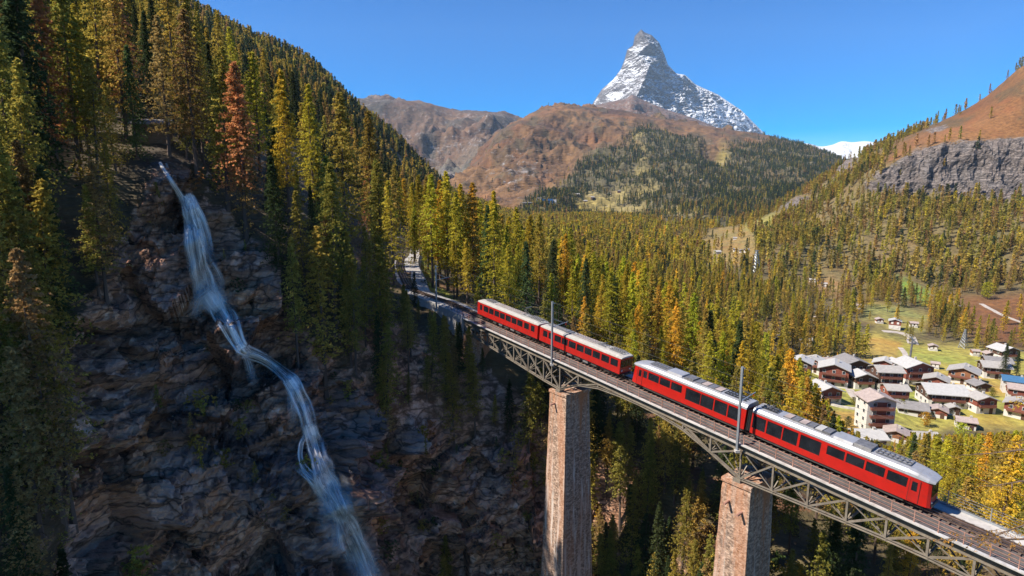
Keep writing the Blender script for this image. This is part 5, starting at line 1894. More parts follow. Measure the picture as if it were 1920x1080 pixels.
for i, (a_, b_, lb) in enumerate(((1082, 377, 'tiny barn left on the pale clearing above the valley forest'), (1098, 380, 'tiny barn in the middle of the pale clearing above the forest'), (1110, 378, 'tiny barn right on the pale clearing above the forest'),
                                  (1142, 366, 'tiny barn low on the brown clearing of the heath hill'), (1160, 364, 'tiny barn high on the brown clearing of the heath hill'), (1192, 368, 'tiny barn at the right of the brown hill clearing'))):
    q = ground_h1(a_, b_)
    kk = px_m(q)
    r = empty('barn', tuple(q), (0, 0, 0.3 * i))
    tag(r, lb, 'barn', 'barns')
    MB().box((0, 0, 1.2 / kk), (6 / kk, 5 / kk, 4 / kk)).build('wall', M['dark_wood'], r)
    MB().loft([[Vector((x, y, z)) for y, z in ((-3.2 / kk, 3.1 / kk), (3.2 / kk, 3.1 / kk), (0, 4.8 / kk))] for x in (-3.6 / kk, 3.6 / kk)]).build('roof', M['slate_pale'], r)


def path(name, pts, width_m, mat, lift=0.25):
    pts = np.array(pts, float)
    d = np.concatenate([[0], np.cumsum(np.hypot(np.diff(pts[:, 0]), np.diff(pts[:, 1])))])
    q = pchip(d, pts, np.linspace(0, d[-1], max(6, int(d[-1] / 4))))
    C = np.array([ground(a_, b_) for a_, b_ in q])
    T = np.gradient(C, axis=0)
    T[:, 2] = 0
    T /= np.linalg.norm(T, axis=1, keepdims=True) + 1e-9
    Sd = np.stack([T[:, 1], -T[:, 0], 0 * T[:, 0]], 1) * width_m / 2
    mb = MB()
    mb.loft([[Vector(c - s_ + RZ * lift), Vector(c + s_ + RZ * lift), Vector(c + s_ - RZ * 1.2), Vector(c - s_ - RZ * 1.2)] for c, s_ in zip(C, Sd)])
    tag(mb.build(name, mat), kind='structure')


path('footpath', [(1688, 652), (1697, 664), (1700, 680), (1698, 700)], 2.6, M['path'])
path('village_lane', [(1592, 730), (1600, 742), (1612, 754), (1622, 764), (1640, 772)], 3.2, M['path'])
path('field_wall', [(1545, 756), (1575, 764), (1612, 770), (1640, 776)], 0.9, M['concrete'], 0.8)
path('valley_road', [(1430, 640), (1455, 628), (1475, 622), (1492, 608), (1480, 598)], 5.0, M['asphalt'])
path('forest_road', [(1655, 622), (1685, 625), (1706, 632), (1712, 645)], 5.5, M['path'])
path('mountain_path', [(1840, 568), (1862, 580), (1885, 592), (1925, 604)], 3.0, M['path'])
path('hillside_path', [(1740, 548), (1775, 556), (1800, 570)], 3.0, M['path'])
path('meadow_path', [(1812, 728), (1822, 738), (1842, 746), (1870, 752)], 2.0, M['path'])


# ------------------------------------------------------------------ pylons
def lattice(px, py, hpx, label, base=5.5, arms=True):
    p = ground(px, py)
    H = hpx / px_m(p)
    r = empty('lattice_pylon', tuple(p), (0, 0, 0.4))
    tag(r, label, 'pylon', 'pylons')
    b = H * 0.14
    th = H * 0.012

    def corner(k, t):
        w = b * (1 - t) ** 1.1 + H * 0.018
        return Vector((w * (1 if k in (1, 2) else -1), w * (1 if k > 1 else -1), t * H))
    for k in range(4):
        MB().tube([corner(k, t) for t in (0, 0.3, 0.6, 1.0)], th, 4).build('leg', M['steel'], r)
    for k in range(4):
        mb = MB()
        ts = [0, 0.2, 0.36, 0.5, 0.62, 0.73, 0.83, 0.92]
        for a_, b_ in zip(ts[:-1], ts[1:]):
            mb.tube([corner(k, a_), corner((k + 1) % 4, b_)], th * 0.6, 4)
            mb.tube([corner((k + 1) % 4, a_), corner(k, b_)], th * 0.6, 4)
        mb.build('lattice_side', M['steel'], r)
    if arms:
        for t, L_ in ((0.80, 0.16), (0.97, 0.13)):
            MB().bar((-H * L_, 0, H * t), (H * L_, 0, H * t), th * 1.6, th * 1.6).build('cross_arm', M['steel'], r)


lattice(1416, 512, 42, 'grey lattice pylon in the valley right of the lower hamlet')
lattice(1806, 652, 36, 'grey lattice pylon before the dark trees above the meadow')
p = ground(1702, 700)
k = px_m(p)
r = empty('cableway_mast', tuple(p))
tag(r, 'slim dark cableway mast with a tilted pale top arm beside the meadow path', 'mast')
H = 66 / k
MB().tube([(0, 0, -1), (H * 0.03, 0, H)], [0.55, 0.4], 8).build('post', M['gear_grey'], r)
MB().bar((-H * 0.05, 0, H * 1.06), (H * 0.16, 0, H * 0.88), 0.7, 0.5).build('arm', M['steel'], r)
MB().bar((H * 0.02, 0, H * 0.98), (H * 0.02, 0, H * 1.08), 0.3, 0.3).build('head', M['steel'], r)

# ------------------------------------------------------------------ trees
def tree_crown(seed, kind, branches, clumps, tris, leaf, z0=0.16, R=0.13, H=1.0):
    """a conifer crown of unit height: whorls of drooping branches set with needle tufts; returns verts, tris, shade"""
    rg = np.random.default_rng(seed)
    C, Dn, Sh = [], [], []
    for b in range(branches):
        u = (b + rg.random()) / branches
        z = z0 + (0.985 - z0) * u ** 0.92
        t = (z - z0) / (1 - z0)
        if kind == 'larch':
            L = R * (1 - t) ** 0.88 * (0.45 + 0.75 * rg.random() ** 1.2) * (0.55 + 0.45 * min(1, t / 0.2)) + 0.006
            rise, droop = 0.15, 0.30
        elif kind == 'spruce':
            L = R * (1 - t) ** 0.85 * (0.75 + 0.35 * rg.random()) + 0.006
            rise, droop = -0.10, 0.32
        else:
            L = R * math.sqrt(max(0.02, 1 - (2 * t - 0.9) ** 2)) * (0.7 + 0.5 * rg.random())
            rise, droop = 0.45, 0.2
        a = b * 2.39996 + rg.normal(0, 0.5)
        sh = rg.uniform(0.72, 1.25)
        for c in range(clumps):
            q = 0.12 + 0.9 * (c + rg.random()) / clumps
            r = L * q
            p = np.array([math.cos(a) * r, math.sin(a) * r, z + L * (rise * q - droop * q * q)])
            p += rg.normal(0, 0.11 * L + 0.0015, 3) * np.array([1, 1, 0.28])
            for k in range(tris):
                C.append(p)
                d = np.array([math.cos(a), math.sin(a), -0.35]) * 0.5 + rg.normal(0, 0.8, 3)
                Dn.append(d / np.linalg.norm(d))
                Sh.append(sh)
    C, Dn, Sh = np.array(C), np.array(Dn), np.array(Sh)
    rnd = rg.normal(0, 1, C.shape)
    pr = np.cross(Dn, rnd)
    pr /= np.linalg.norm(pr, axis=1, keepdims=True)
    ln = leaf * rg.uniform(0.6, 1.3, (len(C), 1))
    V = np.stack([C - Dn * ln * 0.35, C + Dn * ln * 0.65, C + Dn * ln * 0.1 + pr * ln * 0.42], 1).reshape(-1, 3)
    F = np.arange(len(V)).reshape(-1, 3)
    warm = rg.uniform(0.9, 1.12, len(C))
    S_ = np.repeat(np.stack([Sh * warm, Sh, Sh * (2 - warm)], 1), 3, axis=0)
    return V, F, S_


def trunk_geo(seed, r0=0.011, branches=14, zc=0.16, R=0.12, dead=6, sides=6):
    rg = np.random.default_rng(seed)
    mb = MB()
    bx, by = rg.normal(0, 0.006, 2)
    zs = [-0.12, 0.0, 0.08, 0.3, 0.6, 0.96]
    rs = [1.6, 1.25, 1.0, 0.78, 0.45, 0.08]
    mb.tube([(bx * z * 2, by * z * 2, z) for z in zs], [r0 * k for k in rs], sides)
    for k in range(branches):
        z = zc * 0.6 + (0.9 - zc) * (k + rg.random()) / branches
        a = rg.uniform(0, 6.283)
        L = R * (1 - z) ** 0.8 * rg.uniform(0.5, 0.95)
        mb.tube([(0, 0, z), (math.cos(a) * L * 0.6, math.sin(a) * L * 0.6, z + 0.02 * L), (math.cos(a) * L, math.sin(a) * L, z - 0.22 * L)], [r0 * 0.16, r0 * 0.10, r0 * 0.04], 3, False)
    return mb


def tri_faces(mb):
    F = []
    for f in mb.f:
        for i in range(1, len(f) - 1):
            F.append((f[0], f[i], f[i + 1]))
    return np.array(mb.v), np.array(F)


def combined(name, crown, trunk):
    V, F, S_ = crown
    tv, tf = tri_faces(trunk)
    V2 = np.concatenate([V, tv])
    F2 = np.concatenate([F, tf + len(V)])
    S2 = np.concatenate([S_, np.ones((len(tv), 3))])
    me = mesh_np(name, V2, F2, M['needles'], False, {'shade': S2})
    me.materials.append(M['bark'])
    mi = np.zeros(len(F2), np.int32)
    mi[len(F):] = 1
    me.polygons.foreach_set('material_index', mi)
    return me


NEAR_P = {'larch': [], 'spruce': [], 'broad': []}
for i in range(5):
    z0, R = [(0.20, 0.185), (0.30, 0.165), (0.14, 0.205), (0.26, 0.15), (0.18, 0.19)][i]
    V, F, S_ = tree_crown(40 + i, 'larch', 150, 15, 3, 0.0165, z0, R)
    NEAR_P['larch'].append((mesh_np('larch_crown', V, F, M['needles'], False, {'shade': S_}), trunk_geo(60 + i, 0.0115, 30, z0, R).mesh('larch_trunk', M['bark'])))
for i in range(3):
    V, F, S_ = tree_crown(80 + i, 'spruce', 190, 15, 3, 0.018, [0.07, 0.12, 0.05][i], [0.145, 0.13, 0.165][i])
    NEAR_P['spruce'].append((mesh_np('spruce_crown', V, F, M['needles'], False, {'shade': S_}), trunk_geo(90 + i, 0.0125, 16, 0.1, 0.12).mesh('spruce_trunk', M['bark'])))
for i in range(2):
    V, F, S_ = tree_crown(100 + i, 'broad', 90, 9, 4, 0.05, 0.12, 0.36)
    NEAR_P['broad'].append((mesh_np('leafy_crown', V, F, M['needles'], False, {'shade': S_}), trunk_geo(110 + i, 0.014, 16, 0.2, 0.4).mesh('leafy_trunk', M['bark'])))

MID_P = {'larch': [combined('larch_mid', tree_crown(140 + i, 'larch', 75, 6, 3, 0.036, 0.14, 0.19), trunk_geo(150 + i, 0.012, 0, sides=4)) for i in range(4)],
         'spruce': [combined('spruce_mid', tree_crown(160 + i, 'spruce', 80, 6, 3, 0.038, 0.06, 0.16), trunk_geo(170 + i, 0.012, 0, sides=4)) for i in range(3)]}
FAR_P = {'larch': [combined('larch_far', tree_crown(180 + i, 'larch', 28, 3, 2, 0.115, 0.10, 0.20), trunk_geo(185 + i, 0.014, 0, sides=3)) for i in range(3)],
         'spruce': [combined('spruce_far', tree_crown(190 + i, 'spruce', 28, 3, 2, 0.12, 0.04, 0.19), trunk_geo(195 + i, 0.014, 0, sides=3)) for i in range(3)]}

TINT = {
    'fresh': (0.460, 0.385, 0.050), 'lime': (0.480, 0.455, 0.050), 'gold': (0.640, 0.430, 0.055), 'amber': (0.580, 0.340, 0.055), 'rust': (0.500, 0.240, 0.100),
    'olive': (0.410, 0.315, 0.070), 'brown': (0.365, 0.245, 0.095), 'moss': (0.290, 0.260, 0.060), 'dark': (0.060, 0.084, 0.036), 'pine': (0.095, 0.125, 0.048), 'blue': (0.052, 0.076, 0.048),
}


def tint_of(name, rg):
    c = np.array(TINT[name])
    return tuple((c * rg.uniform(0.78, 1.22) * rg.uniform(0.92, 1.08, 3)).tolist())


# which trees grow where: (weights for species/colour)
def zone_of(px, py, Y):
    if Y < 190:
        if px < 735 and not (py > 560 and px > 640):
            return 'slope'
        if py > 0.4544 * px + 201.7 + 20 and Y < 125:
            return 'gorge'
        return 'track'
    if px < 830 and py < 420:
        return 'ridge'
    if px > 1400 and py > 690:
        return 'village'
    if px > 1360 and Y > 430:
        return 'right'
    return 'valley'


MIX = {
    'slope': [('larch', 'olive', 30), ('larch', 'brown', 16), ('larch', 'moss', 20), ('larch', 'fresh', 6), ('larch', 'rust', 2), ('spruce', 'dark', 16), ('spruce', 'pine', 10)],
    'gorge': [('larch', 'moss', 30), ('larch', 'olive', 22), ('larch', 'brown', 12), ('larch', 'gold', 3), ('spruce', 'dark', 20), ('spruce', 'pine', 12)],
    'track': [('larch', 'fresh', 34), ('larch', 'lime', 22), ('larch', 'gold', 18), ('larch', 'olive', 14), ('larch', 'amber', 4), ('spruce', 'pine', 8)],
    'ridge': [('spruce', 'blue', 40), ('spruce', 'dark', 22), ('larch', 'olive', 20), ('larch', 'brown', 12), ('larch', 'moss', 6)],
    'village': [('larch', 'gold', 26), ('larch', 'lime', 26), ('larch', 'olive', 22), ('larch', 'fresh', 14), ('spruce', 'pine', 12)],
    'right': [('larch', 'olive', 38), ('larch', 'moss', 30), ('larch', 'brown', 18), ('larch', 'fresh', 6), ('spruce', 'dark', 8)],
    'valley': [('larch', 'olive', 36), ('larch', 'fresh', 26), ('larch', 'moss', 12), ('larch', 'gold', 7), ('larch', 'brown', 8), ('spruce', 'dark', 9)],
}

LEDGE = lambda x: 0.4544 * x + 201.7
# density of trees per square metre over the land
cellA = 0.5 * np.linalg.norm(np.cross(G[1:, 1:] - G[:-1, :-1], G[:-1, 1:] - G[1:, :-1]), axis=-1)
cx_, cy_, cY = PXX[:-1, :-1], GPY[:-1, :-1], GY[:-1, :-1]
dens = np.where(cY < 200, 1 / 30.0, np.where(cY < 420, 1 / 42.0, 1 / 62.0))
patch = fbm(G0[:-1, :-1] * 0.011, 3, 800)
dens = dens * np.where(cY > 200, np.clip(0.9 + 1.8 * patch, 0.15, 1.8), 1.0)
dens = dens * (1 - 0.975 * cliff_m[:-1, :-1])
dens = dens * (1 - 0.96 * np.clip(band_m[:-1, :-1] * 1.3, 0, 1)) * (1 - 0.985 * vill_m[:-1, :-1])
for p_, c_ in MEADOWS:
    dens = dens * (1 - 0.95 * soft_poly(cx_, cy_, p_, 4))
dens = dens * (1 - 0.9 * soft_poly(cx_, cy_, HEATHS[0], 6)) * (1 - 0.994 * soft_poly(cx_, cy_, HEATHS[1], 10))
dens = dens * (track_d[:-1, :-1] > 17)
dens = np.where((cx_ > 780) & (cx_ < 900) & (cy_ > 470) & (cy_ < LEDGE(cx_)) & (poly_dist(cx_, cy_, [(800, 566), (775, 541), (757, 516), (752, 480)]) < 30), 0, dens)
dens = np.where((cY < 125) & (cx_ > 640) & (cy_ > LEDGE(cx_) + 30), dens * 2.2, dens)
bridge_foot = (cy_ > LEDGE(cx_) - 22) & (cy_ < LEDGE(cx_) + 45) & (cx_ > 860) & (cY < 150)
dens = np.where(bridge_foot, dens * 0.5, dens)
vis = (cx_ > -160) & (cx_ < 2080) & (cy_ < 1330)
gn = np.zeros(dens.shape)
cnt = RNG.poisson(np.minimum(cellA * dens * vis, 50))
ci, cj = np.nonzero(cnt)
rep = cnt[ci, cj]
ci, cj = np.repeat(ci, rep), np.repeat(cj, rep)
fu, fv = RNG.random(len(ci)), RNG.random(len(ci))
P = (G[ci, cj] * ((1 - fu) * (1 - fv))[:, None] + G[ci + 1, cj] * (fu * (1 - fv))[:, None] + G[ci, cj + 1] * ((1 - fu) * fv)[:, None] + G[ci + 1, cj + 1] * (fu * fv)[:, None])
tpx, tpy = cx_[ci, cj], cy_[ci, cj]
tY = cY[ci, cj]
Hh = np.where(tY < 200, RNG.uniform(13, 25, len(P)), RNG.uniform(11, 21, len(P)))
Hh = np.where(RNG.random(len(P)) < 0.14, Hh * 0.55, Hh)
zones = [zone_of(a_, b_, c_) for a_, b_, c_ in zip(tpx, tpy, tY)]
picks = []
for z in zones:
    mx = MIX[z]
    w_ = np.array([m_[2] for m_ in mx], float)
    picks.append(mx[int(np.searchsorted(np.cumsum(w_ / w_.sum()), RNG.random() * 0.9999))])
trees = []        # (x, y, z, height, species, colour, zone)
SIGHT = [  # what must stay in view: polyline, half width, and only trees nearer than that
    (WATER_PX, 26),
]
def shades_track(p, h):
    """would a tree of this height keep the sun off the curve of the line?"""
    for d_ in np.arange(84, 185, 5.0):
        q = on_line(d_)[0]
        v = p[:2] - q[:2]
        sh = np.array([sun_dir.x, sun_dir.y])
        L_ = float(np.dot(v, sh) / np.dot(sh, sh))
        if 0 < L_ < 140:
            miss = np.linalg.norm(v - sh * L_)
            zr = q[2] + L_ * sun_dir.z
            if miss < 0.13 * h + 1.0 and p[2] < zr + 2 and zr < p[2] + h * 0.97:
                return True
    return False


thin = {}
order = RNG.permutation(len(P))
for i in order:
    p, h, (sp, tc, _), zn = P[i], Hh[i], picks[i], zones[i]
    if zn == 'right':
        h *= 0.95
    if zn == 'gorge':
        h *= 0.8
    if zn == 'slope' and tpx[i] < 640:
        h *= 1.08
    if sp == 'spruce':
        h *= 0.92
    if zn == 'ridge':
        h *= 0.95
    key = (int(p[0] / 2.8), int(p[1] / 2.8), int(p[2] / 5.0))
    if p[1] < 220:
        if key in thin:
            continue
    ax, ay, ad = project(p)
    tx, ty, _ = project(p + np.array([0, 0, h]))
    if p[1] < 190:
        half = 0.13 * h * FPX / ad
        bad = False
        # the waterfall and the bare rock around it
        for (wx, wy) in WATER_PX + [(290, 256)]:
            if abs(wx - ax) < half + 20 and ty - 6 < wy < ay + 4:
                bad = True
        # the train, the bridge and the curve of the track
        if 742 < ax < 2000:
            s_here = (ax - 1743) / -10.9
            Yb = None
            yl = LEDGE(ax) if ax > 800 else np.interp(ax, [742, 757, 775, 800], [505, 520, 541, 566])
            lim = 78 if ax > 1080 else (34 if ax > 880 else 6)
            # nearer than the line of the bridge
            side = float(np.dot(p[:2] - RO[:2], RM[:2]))
            nearer = (ax > 810 and side < 8) or (ax <= 810 and ay > yl)
            if ax <= 810:
                lim = 8
            if nearer and ty < yl + lim:
                h = h * (ay - yl - lim) / max(ay - ty, 1e-6)
                if h < 4.5:
                    bad = True
        if not bad and p[0] < -8 and 60 < p[1] < 190 and shades_track(p, h):
            if RNG.random() < 0.85:
                h *= 0.5
                if shades_track(p, h):
                    bad = True
        if bad:
            continue
    # the village stays in view from the bridge side
    if 1440 < ax < 1990 and ay > 735 and p[1] < 235:
        top = np.interp(ax, [1440, 1500, 1560, 1620, 1660, 1700, 1760, 1990], [610, 690, 778, 815, 832, 806, 812, 800])
        if ty < top:
            h = h * (ay - top) / max(ay - ty, 1e-6)
            if h < 3.5:
                continue
    thin[key] = 1
    trees.append((p[0], p[1], p[2] - 0.3, h, sp, tc, zn))


# trees one can point to: (px, foot row, top row, species, colour, label)
KEY = [
    (462, 452, 128, 'larch', 'rust', 'tall rust red larch right of the waterfall top, reddest tree of the slope'),
    (545, 440, 140, 'larch', 'gold', 'tall golden olive larch on the slope between rust red larch and the track'),
    (592, 430, 165, 'larch', 'fresh', 'tall green larch right of the golden olive larch on the slope'),
    (652, 500, 182, 'larch', 'olive', 'broad olive gold larch standing left of the curved track'),
    (700, 470, 215, 'larch', 'olive', 'olive larch just left of the top of the track curve'),
    (488, 330, 105, 'larch', 'lime', 'bright green larch behind the rust red larch'),
    (418, 340, 138, 'spruce', 'moss', 'dense green conifer between the hut and the rust red larch'),
    (368, 310, 30, 'larch', 'brown', 'tall golden brown larch behind the green conifer near the hut'),
    (338, 262, -30, 'larch', 'olive', 'very tall olive larch rising just right of the timber hut'),
    (238, 262, -40, 'larch', 'olive', 'very tall thin larch rising just left of the timber hut'),
    (318, 292, 40, 'larch', 'brown', 'thin brown larch whose trunk stands before the right end of the timber hut'),
    (258, 296, 90, 'spruce', 'pine', 'green spruce standing before the left end of the timber hut'),
    (150, 330, -30, 'larch', 'moss', 'tall bright trunked larch in the upper left forest'),
    (75, 380, -60, 'spruce', 'dark', 'tall dark spruce near the upper left corner'),
    (30, 640, 180, 'larch', 'olive', 'bare branched larch at the left edge beside the cliff'),
    (62, 930, 560, 'larch', 'moss', 'shaded larch low at the left edge beside the rock face'),
    (200, 560, 300, 'larch', 'brown', 'thin shaded larch left of the upper waterfall'),
    (40, 1180, 850, 'spruce', 'pine', 'green conifer in the lower left corner'),
    (110, 1140, 830, 'spruce', 'dark', 'dark conifer beside the lower left corner conifer'),
    (560, 690, 440, 'larch', 'moss', 'slim shaded larch right of the middle waterfall'),
    (610, 720, 420, 'larch', 'olive', 'slim olive larch left of the dark slope below the track'),
    (668, 700, 460, 'larch', 'moss', 'shaded larch on the slope below the track curve'),
    (720, 690, 440, 'larch', 'moss', 'shaded green larch just left of the track curve'),
    (778, 572, 505, 'spruce', 'dark', 'small dark spruce standing directly below the curved track'),
    (812, 540, 328, 'larch', 'lime', 'bright green larch first right of the track curve'),
    (840, 545, 322, 'larch', 'fresh', 'tall green larch second right of the track curve'),
    (866, 545, 345, 'larch', 'gold', 'golden larch third right of the track curve'),
    (888, 548, 342, 'larch', 'amber', 'amber larch fourth right of the track curve'),
    (926, 552, 358, 'larch', 'gold', 'golden pointed larch standing out above the valley, behind the rear carriage'),
    (968, 560, 388, 'larch', 'fresh', 'green larch right of the golden pointed larch'),
    (1010, 575, 400, 'larch', 'olive', 'olive larch behind the rear carriages'),
    (895, 575, 512, 'larch', 'lime', 'young light green larch beside the tail of the train'),
    (928, 582, 514, 'larch', 'lime', 'second young light green larch beside the tail of the train'),
    (1180, 700, 505, 'larch', 'lime', 'bright lime larch behind the gap in the train'),
    (1262, 725, 560, 'larch', 'gold', 'golden larch behind the silver roofed carriages'),
    (1320, 740, 575, 'larch', 'gold', 'second golden larch behind the silver roofed carriages'),
    (1240, 735, 640, 'larch', 'lime', 'lime green young larch close behind the silver roof'),
    (1450, 800, 650, 'larch', 'gold', 'golden larch at the left edge of the village'),
    (1880, 712, 640, 'spruce', 'dark', 'dark spruce standing before the dark timber house in the village'),
    (1905, 705, 655, 'spruce', 'dark', 'second dark spruce at the right edge of the village'),
]
rgk = np.random.default_rng(77)


def place_tree(p, h, sp, tint, label, group, name, rz, lean=(0, 0), var=None):
    cm, tm = NEAR_P[sp][var if var is not None else int(rgk.integers(len(NEAR_P[sp])))]
    r = empty(name, tuple(p), (lean[0], lean[1], rz))
    wd = rgk.uniform(0.85, 1.15)
    r.scale = (h * wd, h * wd, h)
    tag(r, label, 'tree', group)
    t = obj('trunk', tm, r)
    c = obj('crown', cm, r)
    c['tint'] = tint
    return r


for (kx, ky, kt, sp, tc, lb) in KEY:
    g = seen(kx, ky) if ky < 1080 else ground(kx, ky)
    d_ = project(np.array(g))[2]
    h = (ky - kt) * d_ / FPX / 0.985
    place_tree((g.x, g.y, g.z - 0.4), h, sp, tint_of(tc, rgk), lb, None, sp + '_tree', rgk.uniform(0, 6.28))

ZLAB = {
    'slope': ('on the steep slope around the waterfall', 'trees on the waterfall slope'),
    'gorge': ('in the gorge below the bridge', 'trees in the gorge'),
    'track': ('on the slope behind the train', 'trees behind the train'),
    'ridge': ('on the ridge above the waterfall slope', 'trees on the left ridge'),
    'village': ('around the village', 'trees around the village'),
    'right': ('on the far right hillside', 'trees on the right hillside'),
    'valley': ('in the valley forest beyond the bridge', 'trees of the valley forest'),
}
CLAB = {'fresh': 'yellow green', 'lime': 'lime green', 'gold': 'golden', 'amber': 'amber', 'rust': 'rust red', 'olive': 'olive', 'brown': 'brownish', 'moss': 'moss green', 'dark': 'dark', 'pine': 'deep green', 'blue': 'bluish dark'}
scr = []
for i, t in enumerate(trees):
    ax, ay, ad = project(np.array(t[:3]))
    tx, ty, _ = project(np.array([t[0], t[1], t[2] + t[3]]))
    inside = -20 < ax < 1940 and ay > 0 and ty < 1080
    scr.append((ay - ty) if inside else 0)
scr = np.array(scr)
single = set()
for sp, n_ in (('larch', 265), ('spruce', 150)):
    idx = [i for i in np.argsort(-scr) if trees[i][4] == sp and scr[i] > 30][:n_]
    single.update(int(i) for i in idx)
PLACES = {
    'slope': [((-99, 110, -400, 260), 'in the top left corner of the forest'), ((110, 230, -400, 260), 'left of and above the timber hut'), ((230, 340, -400, 290), 'close behind the timber hut'), ((340, 430, -400, 330), 'between the timber hut and the rust red larch'),
              ((430, 560, -400, 330), 'behind the rust red larch'), ((560, 740, -400, 430), 'high on the slope left of the track curve'), ((-99, 120, 260, 560), 'at the left edge beside the upper cliff'), ((120, 300, 260, 560), 'left of the upper waterfall'),
              ((300, 520, 290, 620), 'right of the upper waterfall'), ((520, 640, 330, 640), 'right of the rust red larch, above the dark gorge wall'), ((640, 760, 400, 700), 'just left of the curved track'), ((-99, 260, 560, 820), 'left of the rock face, middle left edge'), ((-99, 400, 820, 2000), 'in the lower left corner by the rock face'), ((-999, 999, -999, 2999), 'on the rock beside the waterfall')],
    'gorge': [((640, 800, 0, 740), 'on the dark wall below the track curve'), ((640, 880, 740, 2000), 'low in the gorge left of the abutment'), ((800, 960, 0, 760), 'below the far end of the bridge'), ((880, 1030, 760, 2000), 'left of the tall pier'), ((960, 1130, 0, 830), 'behind the top of the tall pier'),
              ((1030, 1180, 830, 2000), 'right beside the tall pier'), ((1130, 1280, 0, 2000), 'in the gap between the piers, nearer the tall pier'), ((1280, 1420, 0, 2000), 'in the gap between the piers, nearer the front pier'), ((1420, 1600, 0, 2000), 'right of the front pier under the truss'), ((-999, 2999, -999, 2999), 'under the bridge towards the right edge')],
    'track': [((700, 860, 0, 470), 'beyond the track curve'), ((780, 900, 0, 560), 'right of the track curve behind the mast'), ((860, 960, 0, 2000), 'behind the tail carriage'), ((960, 1040, 0, 2000), 'behind the coupling of the two older carriages'), ((1040, 1120, 0, 2000), 'behind the third carriage'), ((1120, 1200, 0, 2000), 'behind the gap in the train'),
              ((1200, 1290, 0, 2000), 'behind the rear half of the second carriage'), ((1290, 1380, 0, 2000), 'behind the front half of the second carriage'), ((1380, 1470, 0, 2000), 'behind the mast and the front carriage'), ((1470, 1650, 0, 2000), 'between the front carriage and the village'), ((-999, 2999, -999, 2999), 'beyond the front of the train')],
}
lab_n = {}
for i in sorted(single):
    x, y, z, h, sp, tc, zn = trees[i]
    ax, ay, ad = (float(q) for q in project(np.array([x, y, z])))
    place = ZLAB[zn][0]
    for (xa, xb, ya, yb), txt in PLACES.get(zn, []):
        if xa <= ax < xb and ya <= ay < yb:
            place = txt
            break
    size = 'tall ' if h > 20 else ('young ' if h < 10.5 else ('' if h > 15.5 else 'medium '))
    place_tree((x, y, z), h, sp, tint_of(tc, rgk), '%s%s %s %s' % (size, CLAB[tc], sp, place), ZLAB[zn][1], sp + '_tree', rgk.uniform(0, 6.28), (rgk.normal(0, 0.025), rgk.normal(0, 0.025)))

# leafy shrubs near the village and below the bridge
for (kx, ky, hp_, tc, lb) in ((1492, 1150, 105, 'gold', 'bright yellow leafy bush at the bottom edge between pier and bridge'), (1600, 640, 26, 'lime', 'light green leafy tree at the edge of the golden meadow'),
                              (1850, 560, 34, 'lime', 'round light green tree on the right hillside'), (1735, 800, 30, 'amber', 'small orange leafy tree beside the tall apartment house'), (1540, 745, 22, 'moss', 'green bush between the village chalets'),
                              (1600, 760, 18, 'moss', 'green bush below the long red chalet'), (1860, 745, 20, 'moss', 'dark green bush by the small dark cottage'), (1690, 770, 24, 'moss', 'green leafy tree behind the tall apartment house'),
                              (1800, 830, 40, 'lime', 'lime green leafy tree below the village'), (1840, 870, 60, 'gold', 'golden leafy tree right below the village'), (1780, 860, 50, 'olive', 'olive leafy tree beyond the front of the train'),
                              (1895, 880, 60, 'olive', 'olive leafy tree at the right edge beyond the train'), (1590, 800, 22, 'pine', 'dark green bush on the golden field'), (1395, 448, 10, 'lime', 'light green bush by the upper hamlet')):
    g = ground(kx, ky)
    d_ = project(np.array(g))[2]
    place_tree((g.x, g.y, g.z - 0.3), hp_ * d_ / FPX, 'broad', tint_of(tc, rgk), lb, None, 'leafy_tree', rgk.uniform(0, 6.28))


# ---- the near larch whose bare twigs reach into the right of the picture
bank = MB()
nb_ = 14
bv_, bf_ = [], []
for i in range(nb_):
    for j in range(nb_):
        x_, y_ = 8 + 34 * i / (nb_ - 1), -6 + 34 * j / (nb_ - 1)
        bv_.append((x_, y_, -0.92 * max(y_, 0) - 6.5 - 0.25 * (x_ - 20) + 0.8 * math.sin(x_ * 0.7) * math.cos(y_ * 0.5)))
for i in range(nb_ - 1):
    for j in range(nb_ - 1):
        a_ = i * nb_ + j
        bf_.append((a_, a_ + nb_, a_ + nb_ + 1, a_ + 1))
n_ = len(bv_)
tag(obj('near_bank', mesh_np('near_bank', np.array(bv_), bf_, M['terrain'], True, {'cover': np.tile(forest_floor, (n_, 1)), 'rocky': np.full(n_, 0.2), 'wet': np.zeros(n_)})), kind='structure')
tp = Vector(at(2030, 900, 21.0))
base_z = -0.92 * tp.y - 6.5 - 0.25 * (tp.x - 20)
fl = empty('larch_tree', (tp.x, tp.y, base_z))
tag(fl, 'near larch outside the right edge whose orange twigs hang over the bridge', 'tree')
topz = tp.z + 9 - base_z
MB().tube([(0, 0, -1), (0.05, 0, topz * 0.5), (0.0, 0.1, topz)], [0.30, 0.22, 0.05], 8).build('trunk', M['bark'], fl)
rgf = np.random.default_rng(5)
